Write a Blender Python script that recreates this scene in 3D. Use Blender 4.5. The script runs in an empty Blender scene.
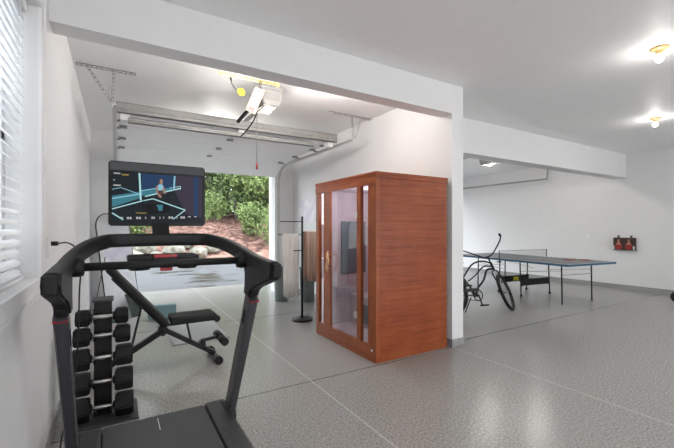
import bpy, bmesh, math, random
from mathutils import Vector, Matrix
random.seed(7)
SC = bpy.context.scene
COL = SC.collection
PI = math.pi
V = Vector

# ------------------------------------------------------------------ materials
def _new(name):
    m = bpy.data.materials.new(name); m.use_nodes = True
    nt = m.node_tree; b = nt.nodes['Principled BSDF']
    return m, nt, b

def mat(name, col, rough=0.5, metal=0.0, bump=0.0, bscale=60.0, var=0.0, vscale=8.0, emit=None, es=0.0, spec=None, coat=0.0):
    m, nt, b = _new(name)
    b.inputs['Base Color'].default_value = (*col, 1)
    b.inputs['Roughness'].default_value = rough
    b.inputs['Metallic'].default_value = metal
    if spec is not None: b.inputs['Specular IOR Level'].default_value = spec
    if coat: b.inputs['Coat Weight'].default_value = coat; b.inputs['Coat Roughness'].default_value = .15
    tc = nt.nodes.new('ShaderNodeTexCoord')
    n = nt.nodes.new('ShaderNodeTexNoise'); n.inputs['Scale'].default_value = vscale; n.inputs['Detail'].default_value = 4
    nt.links.new(tc.outputs['Object'], n.inputs['Vector'])
    r = nt.nodes.new('ShaderNodeValToRGB')
    v = var if var else 0.04
    r.color_ramp.elements[0].position = .3; r.color_ramp.elements[1].position = .7
    r.color_ramp.elements[0].color = (*[c*(1-v) for c in col], 1)
    r.color_ramp.elements[1].color = (*[min(1, c*(1+v)) for c in col], 1)
    nt.links.new(n.outputs['Fac'], r.inputs['Fac']); nt.links.new(r.outputs['Color'], b.inputs['Base Color'])
    if bump:
        n2 = nt.nodes.new('ShaderNodeTexNoise'); n2.inputs['Scale'].default_value = bscale; n2.inputs['Detail'].default_value = 5
        nt.links.new(tc.outputs['Object'], n2.inputs['Vector'])
        bp = nt.nodes.new('ShaderNodeBump'); bp.inputs['Strength'].default_value = bump; bp.inputs['Distance'].default_value = .01
        nt.links.new(n2.outputs['Fac'], bp.inputs['Height']); nt.links.new(bp.outputs['Normal'], b.inputs['Normal'])
    if emit:
        b.inputs['Emission Color'].default_value = (*emit, 1); b.inputs['Emission Strength'].default_value = es
    return m

def wood(name, c0, c1, axis='X', scale=3.0, rough=.35):
    m, nt, b = _new(name)
    tc = nt.nodes.new('ShaderNodeTexCoord'); mp = nt.nodes.new('ShaderNodeMapping')
    s = {'X': (1, 14, 14), 'Y': (14, 1, 14), 'Z': (14, 14, 1)}[axis]
    mp.inputs['Scale'].default_value = s
    n = nt.nodes.new('ShaderNodeTexNoise'); n.inputs['Scale'].default_value = scale; n.inputs['Detail'].default_value = 7; n.inputs['Distortion'].default_value = .6
    n2 = nt.nodes.new('ShaderNodeTexNoise'); n2.inputs['Scale'].default_value = 4.0; n2.inputs['Detail'].default_value = 3
    mx = nt.nodes.new('ShaderNodeMix'); mx.data_type = 'FLOAT'; mx.inputs[0].default_value = .45
    r = nt.nodes.new('ShaderNodeValToRGB')
    r.color_ramp.elements[0].position = .35; r.color_ramp.elements[1].position = .68
    r.color_ramp.elements[0].color = (*c0, 1); r.color_ramp.elements[1].color = (*c1, 1)
    L = nt.links.new
    L(tc.outputs['Object'], mp.inputs['Vector']); L(mp.outputs['Vector'], n.inputs['Vector']); L(tc.outputs['Object'], n2.inputs['Vector'])
    L(n.outputs['Fac'], mx.inputs[2]); L(n2.outputs['Fac'], mx.inputs[3]); L(mx.outputs[0], r.inputs['Fac'])
    L(r.outputs['Color'], b.inputs['Base Color'])
    b.inputs['Roughness'].default_value = rough; b.inputs['Specular IOR Level'].default_value = .3
    return m

def glass_mat(name, tint=(1, 1, 1), refl=1.0, rough=0.0):
    # thin pane: fresnel mix of clear transmission and mirror reflection
    m = bpy.data.materials.new(name); m.use_nodes = True; nt = m.node_tree; nt.nodes.clear()
    o = nt.nodes.new('ShaderNodeOutputMaterial'); t = nt.nodes.new('ShaderNodeBsdfTransparent'); g = nt.nodes.new('ShaderNodeBsdfGlossy')
    g.inputs['Roughness'].default_value = rough; t.inputs['Color'].default_value = (*tint, 1)
    f = nt.nodes.new('ShaderNodeFresnel'); f.inputs['IOR'].default_value = 1.55
    mu = nt.nodes.new('ShaderNodeMath'); mu.operation = 'MULTIPLY'; mu.inputs[1].default_value = refl; mu.use_clamp = True
    mx = nt.nodes.new('ShaderNodeMixShader'); L = nt.links.new
    ge = nt.nodes.new('ShaderNodeNewGeometry'); io = nt.nodes.new('ShaderNodeMapRange'); io.inputs[3].default_value = 1.55; io.inputs[4].default_value = 1/1.55
    L(ge.outputs['Backfacing'], io.inputs[0]); L(io.outputs[0], f.inputs['IOR'])
    L(f.outputs[0], mu.inputs[0]); L(mu.outputs[0], mx.inputs[0]); L(t.outputs[0], mx.inputs[1]); L(g.outputs[0], mx.inputs[2]); L(mx.outputs[0], o.inputs[0])
    return m

def two_tone(name, c0, c1, scale, rough=.9, p0=.4, p1=.6, bump=0.0, detail=6, c2=None):
    m, nt, b = _new(name); L = nt.links.new
    tc = nt.nodes.new('ShaderNodeTexCoord'); n = nt.nodes.new('ShaderNodeTexNoise')
    n.inputs['Scale'].default_value = scale; n.inputs['Detail'].default_value = detail
    r = nt.nodes.new('ShaderNodeValToRGB')
    r.color_ramp.elements[0].position = p0; r.color_ramp.elements[1].position = p1
    r.color_ramp.elements[0].color = (*c0, 1); r.color_ramp.elements[1].color = (*c1, 1)
    if c2:
        e = r.color_ramp.elements.new((p0+p1)/2); e.color = (*c2, 1)
    L(tc.outputs['Object'], n.inputs['Vector']); L(n.outputs['Fac'], r.inputs['Fac']); L(r.outputs['Color'], b.inputs['Base Color'])
    b.inputs['Roughness'].default_value = rough
    if bump:
        bp = nt.nodes.new('ShaderNodeBump'); bp.inputs['Strength'].default_value = bump; bp.inputs['Distance'].default_value = .05
        L(n.outputs['Fac'], bp.inputs['Height']); L(bp.outputs['Normal'], b.inputs['Normal'])
    return m

def floor_mat():
    m, nt, b = _new('epoxy_flake_floor'); L = nt.links.new; N = nt.nodes.new
    tc = N('ShaderNodeTexCoord')
    n = N('ShaderNodeTexNoise'); n.inputs['Scale'].default_value = 66; n.inputs['Detail'].default_value = 3; n.inputs['Roughness'].default_value = .7
    L(tc.outputs['Object'], n.inputs['Vector'])
    r = N('ShaderNodeValToRGB')
    cs = [(.35, (.18, .175, .168)), (.44, (.285, .277, .267)), (.56, (.345, .336, .324)), (.67, (.49, .478, .462))]
    r.color_ramp.elements[0].position = cs[0][0]; r.color_ramp.elements[0].color = (*cs[0][1], 1)
    r.color_ramp.elements[1].position = cs[3][0]; r.color_ramp.elements[1].color = (*cs[3][1], 1)
    for p, c in cs[1:3]:
        e = r.color_ramp.elements.new(p); e.color = (*c, 1)
    L(n.outputs['Fac'], r.inputs['Fac'])
    sx = N('ShaderNodeSeparateXYZ'); L(tc.outputs['Object'], sx.inputs[0])
    def mth(op, a, b_=None, clamp=False):
        k = N('ShaderNodeMath'); k.operation = op; k.use_clamp = clamp
        for i, q in enumerate((a, b_)):
            if q is None: continue
            if isinstance(q, (int, float)): k.inputs[i].default_value = q
            else: L(q, k.inputs[i])
        return k.outputs[0]
    def line(sock, at, w):
        return mth('LESS_THAN', mth('ABSOLUTE', mth('SUBTRACT', sock, at)), w)
    X, Y = sx.outputs[0], sx.outputs[1]
    dark = line(Y, 2.92, .006)
    dark = mth('MAXIMUM', dark, mth('MULTIPLY', line(Y, 3.05, .006), mth('GREATER_THAN', X, 3.4)))
    dark = mth('MAXIMUM', mth('MULTIPLY', dark, mth('LESS_THAN', X, 3.4)), mth('MULTIPLY', line(Y, 3.05, .008), mth('GREATER_THAN', X, 3.4)))
    dark = mth('MAXIMUM', dark, mth('MULTIPLY', line(Y, 5.42, .008), mth('LESS_THAN', X, 3.4)))
    light = mth('MAXIMUM', line(X, 1.49, .004), mth('MULTIPLY', line(X, 3.29, .004), mth('LESS_THAN', Y, 2.92)))
    m1 = N('ShaderNodeMix'); m1.data_type = 'RGBA'; L(dark, m1.inputs[0]); L(r.outputs['Color'], m1.inputs[6]); m1.inputs[7].default_value = (.06, .06, .06, 1)
    m2 = N('ShaderNodeMix'); m2.data_type = 'RGBA'; L(light, m2.inputs[0]); L(m1.outputs[2], m2.inputs[6]); m2.inputs[7].default_value = (.55, .55, .55, 1)
    L(m2.outputs[2], b.inputs['Base Color'])
    n3 = N('ShaderNodeTexNoise'); n3.inputs['Scale'].default_value = 1.3; L(tc.outputs['Object'], n3.inputs['Vector'])
    mr = N('ShaderNodeMapRange'); mr.inputs[3].default_value = .22; mr.inputs[4].default_value = .38; b.inputs['Roughness'].default_value = .24
    n2 = N('ShaderNodeTexNoise'); n2.inputs['Scale'].default_value = 150; L(tc.outputs['Object'], n2.inputs['Vector'])
    bp = N('ShaderNodeBump'); bp.inputs['Strength'].default_value = .05; bp.inputs['Distance'].default_value = .004
    L(n2.outputs['Fac'], bp.inputs['Height']); L(bp.outputs['Normal'], b.inputs['Normal'])
    return m

def asphalt_mat():
    m, nt, b = _new('wet_asphalt'); L = nt.links.new; N = nt.nodes.new
    tc = N('ShaderNodeTexCoord'); mp = N('ShaderNodeMapping'); mp.inputs['Scale'].default_value = (.5, 1.0, 1)
    n = N('ShaderNodeTexNoise'); n.inputs['Scale'].default_value = 1.4; n.inputs['Detail'].default_value = 5
    L(tc.outputs['Object'], mp.inputs[0]); L(mp.outputs[0], n.inputs['Vector'])
    r = N('ShaderNodeValToRGB'); r.color_ramp.elements[0].position = .36; r.color_ramp.elements[1].position = .47
    r.color_ramp.elements[0].color = (.025, .026, .028, 1); r.color_ramp.elements[1].color = (.082, .084, .088, 1)
    L(n.outputs['Fac'], r.inputs['Fac']); L(r.outputs['Color'], b.inputs['Base Color'])
    r2 = N('ShaderNodeValToRGB'); r2.color_ramp.elements[0].position = .38; r2.color_ramp.elements[1].position = .5
    r2.color_ramp.elements[0].color = (.25,)*3+(1,); r2.color_ramp.elements[1].color = (.7,)*3+(1,)
    L(n.outputs['Fac'], r2.inputs['Fac']); L(r2.outputs['Color'], b.inputs['Roughness'])
    n2 = N('ShaderNodeTexNoise'); n2.inputs['Scale'].default_value = 60; L(tc.outputs['Object'], n2.inputs['Vector'])
    bp = N('ShaderNodeBump'); bp.inputs['Strength'].default_value = .2; bp.inputs['Distance'].default_value = .01
    L(n2.outputs['Fac'], bp.inputs['Height']); L(bp.outputs['Normal'], b.inputs['Normal'])
    return m

M = {}
M['wall'] = mat('white_wall_paint', (.77, .77, .77), .75, bump=.05, bscale=90, var=.01)
M['ceil'] = mat('white_ceiling_paint', (.92, .92, .92), .55, bump=.12, bscale=55, var=.01)
M['trim'] = mat('white_trim', (.82, .82, .82), .45)
M['curb'] = mat('grey_concrete_curb', (.30, .30, .295), .8, bump=.2, var=.12, vscale=30)
M['floor'] = floor_mat()
M['asphalt'] = asphalt_mat()
M['apron'] = mat('concrete_apron', (.28, .28, .275), .75, bump=.2, var=.06)
M['black'] = mat('matte_black_plastic', (.012, .012, .013), .5, spec=.25)
M['gloss'] = mat('gloss_black', (.006, .006, .007), .35, spec=.2)
M['rubber'] = mat('black_rubber', (.012, .012, .012), .6, spec=.25)
M['belt'] = mat('grey_black_running_belt', (.055, .057, .062), .6, bump=.2, bscale=300)
M['rail'] = mat('treadmill_side_rail', (.035, .036, .040), .5, bump=.3, bscale=250)
M['post'] = mat('satin_grey_post', (.085, .085, .095), .35, metal=.5)
M['bmetal'] = mat('black_powder_coated_metal', (.010, .010, .011), .4, spec=.3)
M['red'] = mat('red_accent', (.42, .012, .025), .4)
M['chrome'] = mat('brushed_steel', (.62, .60, .58), .3, metal=1, bump=.2, bscale=300)
M['galv'] = mat('galvanised_steel', (.34, .335, .325), .5, metal=.25, bump=.1, var=.08, vscale=20)
M['track'] = mat('zinc_track', (.62, .62, .61), .5, metal=.2)
M['white'] = mat('white_enamel', (.80, .80, .80), .4)
M['doorw'] = mat('white_garage_door', (.94, .94, .93), .5, bump=.05, var=.02)
M['wood_h'] = wood('cedar_planks_horizontal', (.20, .036, .009), (.36, .085, .022), 'X')
M['wood_v'] = wood('cedar_frame_vertical', (.23, .052, .015), (.38, .110, .034), 'Z')
M['wood_y'] = wood('cedar_frame_cross', (.21, .042, .011), (.36, .095, .027), 'Y')
M['lwood'] = wood('pale_handle_wood', (.50, .27, .13), (.70, .44, .25), 'Z')
M['cabin'] = wood('pale_cabin_lining', (.46, .38, .38), (.58, .50, .50), 'Z')
M['heater'] = mat('dark_heater_panel', (.10, .14, .15), .4)
M['glass'] = glass_mat('sauna_glass', (.95, .95, .97), 1.5)
M['wglass'] = glass_mat('window_glass', (1, 1, 1), 1.0)
M['mirror'] = mat('mirror_glass', (.86, .88, .90), .02, metal=1)
M['towel'] = mat('white_towel', (.76, .73, .70), .95, bump=.6, bscale=160)
M['peach'] = two_tone('peach_striped_towel', (.50, .33, .24), (.74, .60, .50), 3, p0=.44, p1=.56)
_n = M['peach'].node_tree; _m = _n.nodes.new('ShaderNodeMapping'); _m.inputs['Scale'].default_value = (9, 9, .15)
_t = [q for q in _n.nodes if q.type == 'TEX_COORD'][0]; _x = [q for q in _n.nodes if q.type == 'TEX_NOISE'][0]
_n.links.new(_t.outputs['Object'], _m.inputs[0]); _n.links.new(_m.outputs[0], _x.inputs['Vector'])
M['bin'] = mat('sage_grey_plastic', (.16, .20, .19), .45)
M['teal'] = mat('teal_foam', (.17, .28, .29), .8)
M['mat'] = mat('grey_exercise_mat', (.26, .265, .27), .55, bump=.3, bscale=120)
M['ttop'] = mat('dark_table_surface', (.045, .05, .06), .32)
M['tblue'] = mat('blue_table_edge', (.012, .09, .19), .4)
M['line'] = mat('white_line_paint', (.7, .7, .7), .5)
M['net'] = mat('table_net', (.03, .03, .035), .8)
M['yellow'] = mat('yellow_label', (.75, .70, .02), .5)
M['ytag'] = mat('yellow_tag', (.60, .38, .01), .5)
M['brown'] = mat('dark_brown_case', (.045, .022, .015), .5, bump=.2, var=.3, vscale=30)
M['pred'] = mat('red_paddle_rubber', (.30, .022, .016), .5)
M['phandle'] = mat('paddle_handle', (.50, .22, .15), .5)
M['ball'] = mat('white_ball', (.8, .8, .78), .4)
M['card'] = two_tone('printed_card', (.30, .19, .14), (.38, .30, .25), 60, p0=.42, p1=.5, rough=.6)
M['bulb'] = mat('glowing_bulb', (1, .93, .8), .3, emit=(1, .90, .74), es=10)
M['lens'] = mat('opener_lamp_lens', (.7, .66, .6), .3, emit=(1, .92, .8), es=.6)
M['brass'] = mat('cream_lampholder', (.75, .55, .25), .4)
M['opener'] = mat('opener_housing', (.28, .27, .255), .4)
M['openerg'] = mat('opener_grey', (.22, .22, .22), .4)
M['slat'] = mat('white_blind_slat', (.86, .87, .88), .4)
M['cloth_white'] = mat('plate_white', (.82, .82, .81), .4)
M['art'] = two_tone('lavender_art', (.66, .60, .72), (.86, .85, .88), 5, p0=.3, p1=.7, rough=.5)
M['mulch'] = two_tone('red_mulch_hillside', (.065, .03, .022), (.28, .165, .13), 3.2, p0=.38, p1=.62, bump=1.0, detail=12, c2=(.19, .095, .07))
M['dirt'] = two_tone('red_dirt', (.20, .11, .08), (.32, .205, .155), 1.5, p0=.35, p1=.65, bump=.5)
M['rock'] = two_tone('pale_boulder', (.12, .115, .09), (.28, .265, .22), 2.5, p0=.35, p1=.65, bump=.6)
M['bark'] = two_tone('tree_bark', (.14, .12, .10), (.34, .30, .27), 8, bump=.6)
M['leafa'] = two_tone('pine_foliage', (.05, .085, .03), (.19, .26, .10), 2.2, p0=.3, p1=.7)
M['leafb'] = two_tone('broadleaf_foliage', (.06, .105, .028), (.24, .31, .11), 2.6, p0=.3, p1=.7)
M['leafc'] = two_tone('olive_foliage', (.12, .13, .07), (.34, .33, .19), 2.4, p0=.3, p1=.7)
M['brush'] = two_tone('brown_brush', (.09, .045, .034), (.34, .20, .155), 5, p0=.35, p1=.65)
M['siding'] = mat('pale_grey_siding', (.09, .095, .10), .7)

# ------------------------------------------------------------------ geometry helpers
class MB:
    def __init__(s): s.bm = bmesh.new(); s.mi = 0
    def _tag(s, n0):
        s.bm.faces.ensure_lookup_table()
        for f in s.bm.faces[n0:]: f.material_index = s.mi
    def raw(s, vs, fs):
        n0 = len(s.bm.faces)
        bv = [s.bm.verts.new(v) for v in vs]
        for f in fs:
            try: s.bm.faces.new([bv[i] for i in f])
            except ValueError: pass
        s._tag(n0); return s
    def box(s, a, b, bev=0.0, mtx=None):
        a = V(a); b = V(b); n0 = len(s.bm.faces)
        lo = V((min(a.x, b.x), min(a.y, b.y), min(a.z, b.z))); hi = V((max(a.x, b.x), max(a.y, b.y), max(a.z, b.z)))
        t = bmesh.new(); bmesh.ops.create_cube(t, size=1.0)
        for v in t.verts: v.co = V((lo[i]+(v.co[i]+.5)*(hi[i]-lo[i]) for i in range(3)))
        if bev > 0:
            bev = min(bev, .49*min(hi-lo))
            bmesh.ops.bevel(t, geom=list(t.edges), offset=bev, segments=2, affect='EDGES', profile=.6)
        if mtx is not None: t.transform(mtx)
        s._merge(t); return s
    def _merge(s, t):
        n0 = len(s.bm.faces)
        t.verts.index_update(); mp = [s.bm.verts.new(v.co) for v in t.verts]
        for f in t.faces:
            nf = s.bm.faces.new([mp[v.index] for v in f.verts]); nf.smooth = f.smooth; nf.material_index = s.mi
        t.free()
    def bar(s, p0, p1, w, h, up=(0, 0, 1), bev=0.0):
        # rectangular bar from p0 to p1
        p0 = V(p0); p1 = V(p1); d = (p1-p0); L = d.length; d.normalize()
        u = V(up)
        if abs(d.dot(u)) > .98: u = V((0, 1, 0))
        sx = d.cross(u).normalized(); uz = sx.cross(d).normalized()
        m = Matrix(((d.x, sx.x, uz.x, p0.x), (d.y, sx.y, uz.y, p0.y), (d.z, sx.z, uz.z, p0.z), (0, 0, 0, 1)))
        return s.box((0, -w/2, -h/2), (L, w/2, h/2), bev, m)
    def tube(s, pts, r, n=10, smooth=True, cap=True, sc=(1, 1), up=(0, 0, 1)):
        pts = [V(p) for p in pts]; N = len(pts)
        rs = r if isinstance(r, (list, tuple)) else [r]*N
        n0 = len(s.bm.faces); rings = []
        # parallel transport
        t0 = (pts[1]-pts[0]).normalized(); u = V(up)
        if abs(t0.dot(u)) > .95: u = V((0, 1, 0)) if abs(t0.y) < .9 else V((1, 0, 0))
        nx = (u - t0*u.dot(t0)).normalized(); prev = t0
        for i in range(N):
            if i == 0: t = t0
            elif i == N-1: t = (pts[i]-pts[i-1]).normalized()
            else: t = ((pts[i+1]-pts[i]).normalized()+(pts[i]-pts[i-1]).normalized()).normalized()
            ax = prev.cross(t)
            if ax.length > 1e-6:
                nx = Matrix.Rotation(prev.angle(t), 3, ax.normalized()) @ nx
            prev = t; ny = t.cross(nx).normalized()
            rings.append([s.bm.verts.new(pts[i]+(nx*math.cos(2*PI*k/n)*sc[0]+ny*math.sin(2*PI*k/n)*sc[1])*rs[i]) for k in range(n)])
        for i in range(N-1):
            for k in range(n):
                f = s.bm.faces.new((rings[i][k], rings[i][(k+1) % n], rings[i+1][(k+1) % n], rings[i+1][k])); f.smooth = smooth
        if cap:
            s.bm.faces.new(list(reversed(rings[0]))); s.bm.faces.new(rings[-1])
        s._tag(n0); return s
    def cyl(s, p0, p1, r, n=16, r2=None):
        return s.tube([p0, p1], [r, r if r2 is None else r2], n)
    def ring(s, c, R, r, axis, n=32, m=8, sc=(1, 1)):
        c = V(c); ax = V(axis).normalized(); a = ax.orthogonal().normalized(); b = ax.cross(a)
        n0 = len(s.bm.faces); rings = []
        for i in range(n):
            t = 2*PI*i/n; d = a*math.cos(t)+b*math.sin(t)
            rings.append([s.bm.verts.new(c+d*(R+math.cos(2*PI*k/m)*r*sc[0])+ax*math.sin(2*PI*k/m)*r*sc[1]) for k in range(m)])
        for i in range(n):
            for k in range(m):
                f = s.bm.faces.new((rings[i][k], rings[i][(k+1) % m], rings[(i+1) % n][(k+1) % m], rings[(i+1) % n][k])); f.smooth = True
        s._tag(n0); return s
    def lathe(s, c, prof, n=24, axis=(0, 0, 1)):
        c = V(c); ax = V(axis).normalized(); a = ax.orthogonal().normalized(); b = ax.cross(a); n0 = len(s.bm.faces)
        rings = [[s.bm.verts.new(c+ax*h+(a*math.cos(2*PI*k/n)+b*math.sin(2*PI*k/n))*max(r, 1e-4)) for k in range(n)] for r, h in prof]
        for i in range(len(rings)-1):
            for k in range(n):
                f = s.bm.faces.new((rings[i][k], rings[i][(k+1) % n], rings[i+1][(k+1) % n], rings[i+1][k])); f.smooth = True
        s.bm.faces.new(rings[0]); s.bm.faces.new(rings[-1])
        s._tag(n0); return s
    def sph(s, c, r, seg=16, sc=(1, 1, 1)):
        t = bmesh.new(); bmesh.ops.create_uvsphere(t, u_segments=seg, v_segments=max(6, seg//2), radius=r)
        for v in t.verts: v.co = V((v.co.x*sc[0], v.co.y*sc[1], v.co.z*sc[2]))+V(c)
        for f in t.faces: f.smooth = True
        s._merge(t); return s
    def prism(s, poly, ext, o=(0, 0, 0), bx=(1, 0, 0), by=(0, 1, 0), bev=0):
        # polygon in plane (bx,by) at origin o, extruded by vector ext
        o = V(o); bx = V(bx); by = V(by); ext = V(ext); t = bmesh.new()
        a = [t.verts.new(o+bx*p[0]+by*p[1]) for p in poly]; b = [t.verts.new(v.co+ext) for v in a]; n = len(a)
        t.faces.new(a); t.faces.new(list(reversed(b)))
        for i in range(n): t.faces.new((a[i], b[i], b[(i+1) % n], a[(i+1) % n]))
        bmesh.ops.recalc_face_normals(t, faces=t.faces)
        if bev: bmesh.ops.bevel(t, geom=list(t.edges), offset=bev, segments=2, affect='EDGES')
        s._merge(t); return s
    def build(s, name, m, parent=None, mtx=None):
        bmesh.ops.recalc_face_normals(s.bm, faces=s.bm.faces)
        if mtx is not None: s.bm.transform(mtx)
        me = bpy.data.meshes.new(name); s.bm.to_mesh(me); s.bm.free()
        for q in (m if isinstance(m, (list, tuple)) else [m]): me.materials.append(q)
        o = bpy.data.objects.new(name, me); COL.objects.link(o)
        if parent is not None: o.parent = parent
        return o

def empty(name, label, cat, loc=(0, 0, 0), rz=0, group=None):
    o = bpy.data.objects.new(name, None); COL.objects.link(o); o.empty_display_size = .05
    o.location = loc; o.rotation_euler = (0, 0, rz); tag(o, label, cat, group); return o
def tag(o, label, cat, group=None):
    o['label'] = label; o['category'] = cat
    if group: o['group'] = group
    return o
def struct(name, mb, m, parent=None):
    o = mb.build(name, m, parent)
    if parent is None: o['kind'] = 'structure'
    return o
def copy_tree(o, parent=None):
    c = o.copy(); COL.objects.link(c)
    if parent is not None: c.parent = parent
    for ch in [q for q in bpy.data.objects if q.parent == o]: copy_tree(ch, c)
    return c
def arc(p0, p1, p2, n=6):
    p0, p1, p2 = V(p0), V(p1), V(p2)
    return [(1-t)**2*p0+2*t*(1-t)*p1+t*t*p2 for t in [i/n for i in range(n+1)]]
def smooth_path(pts, n=5):
    P = [V(p) for p in pts]; out = []
    for i in range(len(P)-1):
        a = P[max(0, i-1)]; b = P[i]; c = P[i+1]; d = P[min(len(P)-1, i+2)]
        for k in range(n):
            t = k/n
            out.append(.5*((2*b)+(c-a)*t+(2*a-5*b+4*c-d)*t*t+(3*b-a-3*c+d)*t**3))
    out.append(P[-1]); return out

# ------------------------------------------------------------------ camera
cam = bpy.data.cameras.new('camera'); co = bpy.data.objects.new('camera', cam); COL.objects.link(co)
cam.sensor_width = 36; cam.lens = 368/674*36; cam.shift_y = 4/674; cam.clip_start = .02; cam.clip_end = 300
TH = math.atan(221/368)
co.location = (0, 0, 1.36); co.rotation_euler = (PI/2, 0, -TH)
SC.camera = co

# ------------------------------------------------------------------ room shell
XL, XR = -.363, 9.75
CZ = 3.0
BK = -4.0          # wall behind the camera
LB = 7.35          # inside face of the left bay's door wall
RB = 8.6           # inside face of the right bay's door wall
DX0, DX1 = 3.295, 3.48   # dividing wall
struct('floor', MB().box((XL-.2, BK-.2, -.15), (XR+.2, RB+.2, 0)), M['floor'])
struct('ceiling', MB().box((XL-.2, BK-.2, CZ), (XR+.2, RB+.2, CZ+.15)), M['ceil'])
# left wall with window hole
WY0, WY1, WZ0, WZ1 = 1.15, 2.548, 1.089, 2.56
w = MB()
w.box((XL-.2, BK, 0), (XL, WY0, CZ)); w.box((XL-.2, WY1, 0), (XL, LB+.2, CZ))
w.box((XL-.2, WY0, 0), (XL, WY1, WZ0)); w.box((XL-.2, WY0, WZ1), (XL, WY1, CZ))
struct('wall_left', w, M['wall'])
struct('wall_right', MB().box((XR, BK, 0), (XR+.2, RB+.2, CZ)), M['wall'])
# unseen wall behind the camera; two wide openings added to let daylight in
w = MB()
w.box((XL-.2, BK-.2, 0), (.9, BK, CZ)); w.box((.9, BK-.2, 2.1), (8.6, BK, CZ)); w.box((8.6, BK-.2, 0), (XR+.2, BK, CZ)); w.box((3.4, BK-.2, 0), (6.1, BK, 2.1))
struct('wall_rear', w, M['wall'])
# door wall, left bay
w = MB(); OX0, OX1, OZ = .05, 2.9, 2.46
w.box((XL, LB, 0), (OX0, LB+.2, CZ)); w.box((OX1, LB, 0), (DX0, LB+.2, CZ)); w.box((OX0, LB, OZ), (OX1, LB+.2, CZ))
struct('wall_front', w, M['wall'])
w = MB(); w.box((DX1, RB, 0), (4.6, RB+.2, CZ)); w.box((9.35, RB, 0), (XR, RB+.2, CZ)); w.box((4.6, RB, 2.46), (9.35, RB+.2, CZ))
struct('wall_far', w, M['wall'])
struct('wall_divider', MB().box((DX0, 2.93, 0), (DX1, RB+.2, CZ)), M['wall'])
struct('trim_1', MB().box((XL, 2.93, 2.67), (DX0, 3.11, CZ)), M['wall'])
struct('trim_2', MB().box((DX1, 3.72, 2.483), (XR, 3.98, CZ)), M['wall'])
struct('baseboard_left', MB().box((XL, BK, 0), (XL+.012, LB, .07)), M['curb'])
struct('baseboard_right', MB().box((XR-.02, BK, 0), (XR, RB, .09)), M['curb'])
w = MB(); w.box((DX0-.012, 2.918, 0), (DX1+.012, LB, .085))
struct('baseboard_center', w, M['curb'])
# exterior face boards of the opening
w = MB(); w.box((OX1-.02, LB-.02, 0), (OX1+.05, LB, OZ)); w.box((OX0-.05, LB-.02, 0), (OX0+.02, LB, OZ)); w.box((OX0-.05, LB-.02, OZ-.02), (OX1+.05, LB, OZ+.05))
w.box((OX1-.015, LB, 0), (OX1, LB+.22, OZ)); w.box((OX0, LB, 0), (OX0+.015, LB+.22, OZ))
struct('trim_3', w, M['trim'])

# window
cas = MB()
cas.box((XL, WY1, WZ0-.09), (XL+.016, WY1+.11, WZ1+.11)); cas.box((XL, WY0-.11, WZ0-.09), (XL+.016, WY0, WZ1+.11))
cas.box((XL, WY0, WZ1), (XL+.016, WY1, WZ1+.11)); cas.box((XL, WY0, WZ0-.09), (XL+.016, WY1, WZ0))
cas.box((XL+.016, WY1+.09, WZ0-.09), (XL+.022, WY1+.11, WZ1+.11)); cas.box((XL+.016, WY0-.11, WZ0-.09), (XL+.022, WY1+.11, WZ0-.07))
win = struct('window_1', cas, M['trim'])
fr = MB(); gx = XL-.15
for (a, b) in (((WY0, WZ0), (WY0+.05, WZ1)), ((WY1-.05, WZ0), (WY1, WZ1)), ((WY0, WZ0), (WY1, WZ0+.05)), ((WY0, WZ1-.05), (WY1, WZ1)), ((WY0, 1.80), (WY1, 1.86))):
    fr.box((gx-.03, a[0], a[1]), (gx+.01, b[0], b[1]))
for k in range(1, 6): fr.box((gx-.02, WY0+k*(WY1-WY0)/6-.012, WZ0), (gx, WY0+k*(WY1-WY0)/6+.012, 1.8))
for k in range(1, 5): fr.box((gx-.02, WY0, WZ0+k*.142-.01), (gx, WY1, WZ0+k*.142+.01))
struct('window_frame', fr, M['trim'], win)
struct('window_glass', MB().box((gx-.014, WY0+.05, WZ0+.05), (gx-.010, WY1-.05, WZ1-.05)), M['wglass'], win)
bl = empty('window_blind', 'white horizontal slat blind inside the left window recess, slats tilted open', 'blind', (XL-.075, 1.85, WZ0))
BH = WZ1-WZ0
def BLZ(o): return o
MB().box((-.03, WY0+.01-1.85, BH-.055), (.03, WY1-.02-1.85, BH-.003), .003).build('head_rail', M['slat'], bl)
nsl = 27
sl0 = None
for k in range(nsl):
    z = .045+k*.0515
    m = MB(); tl = math.radians(33)
    pr = [(-.025, -.0), (-.012, .0035), (0, .0045), (.012, .0035), (.025, 0), (.012, .001), (0, .002), (-.012, .001)]
    m.prism([(x*math.cos(tl)+y*math.sin(tl), -x*math.sin(tl)+y*math.cos(tl)) for x, y in pr], (0, WY1-WY0-.04, 0), (0, 0, 0), (1, 0, 0), (0, 0, 1)) if sl0 is None else None
    if sl0 is None:
        sl0 = m.build('slat', M['slat'], bl); o = sl0
    else:
        m.bm.free(); o = sl0.copy(); COL.objects.link(o); o.parent = bl
    o.location = (0, WY0+.012-1.85, z)
MB().box((-.025, WY0+.012-1.85, .004), (.025, WY1-.028-1.85, .022), .003).build('bottom_rail', M['slat'], bl)
for yy in (WY1-.14, WY1-.7, WY0+.14):
    for sx in (-.027, .027): MB().cyl((sx, yy-1.85, .01), (sx, yy-1.85, BH-.03), .0012, 6).build('ladder_cord', M['slat'], bl)

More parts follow.
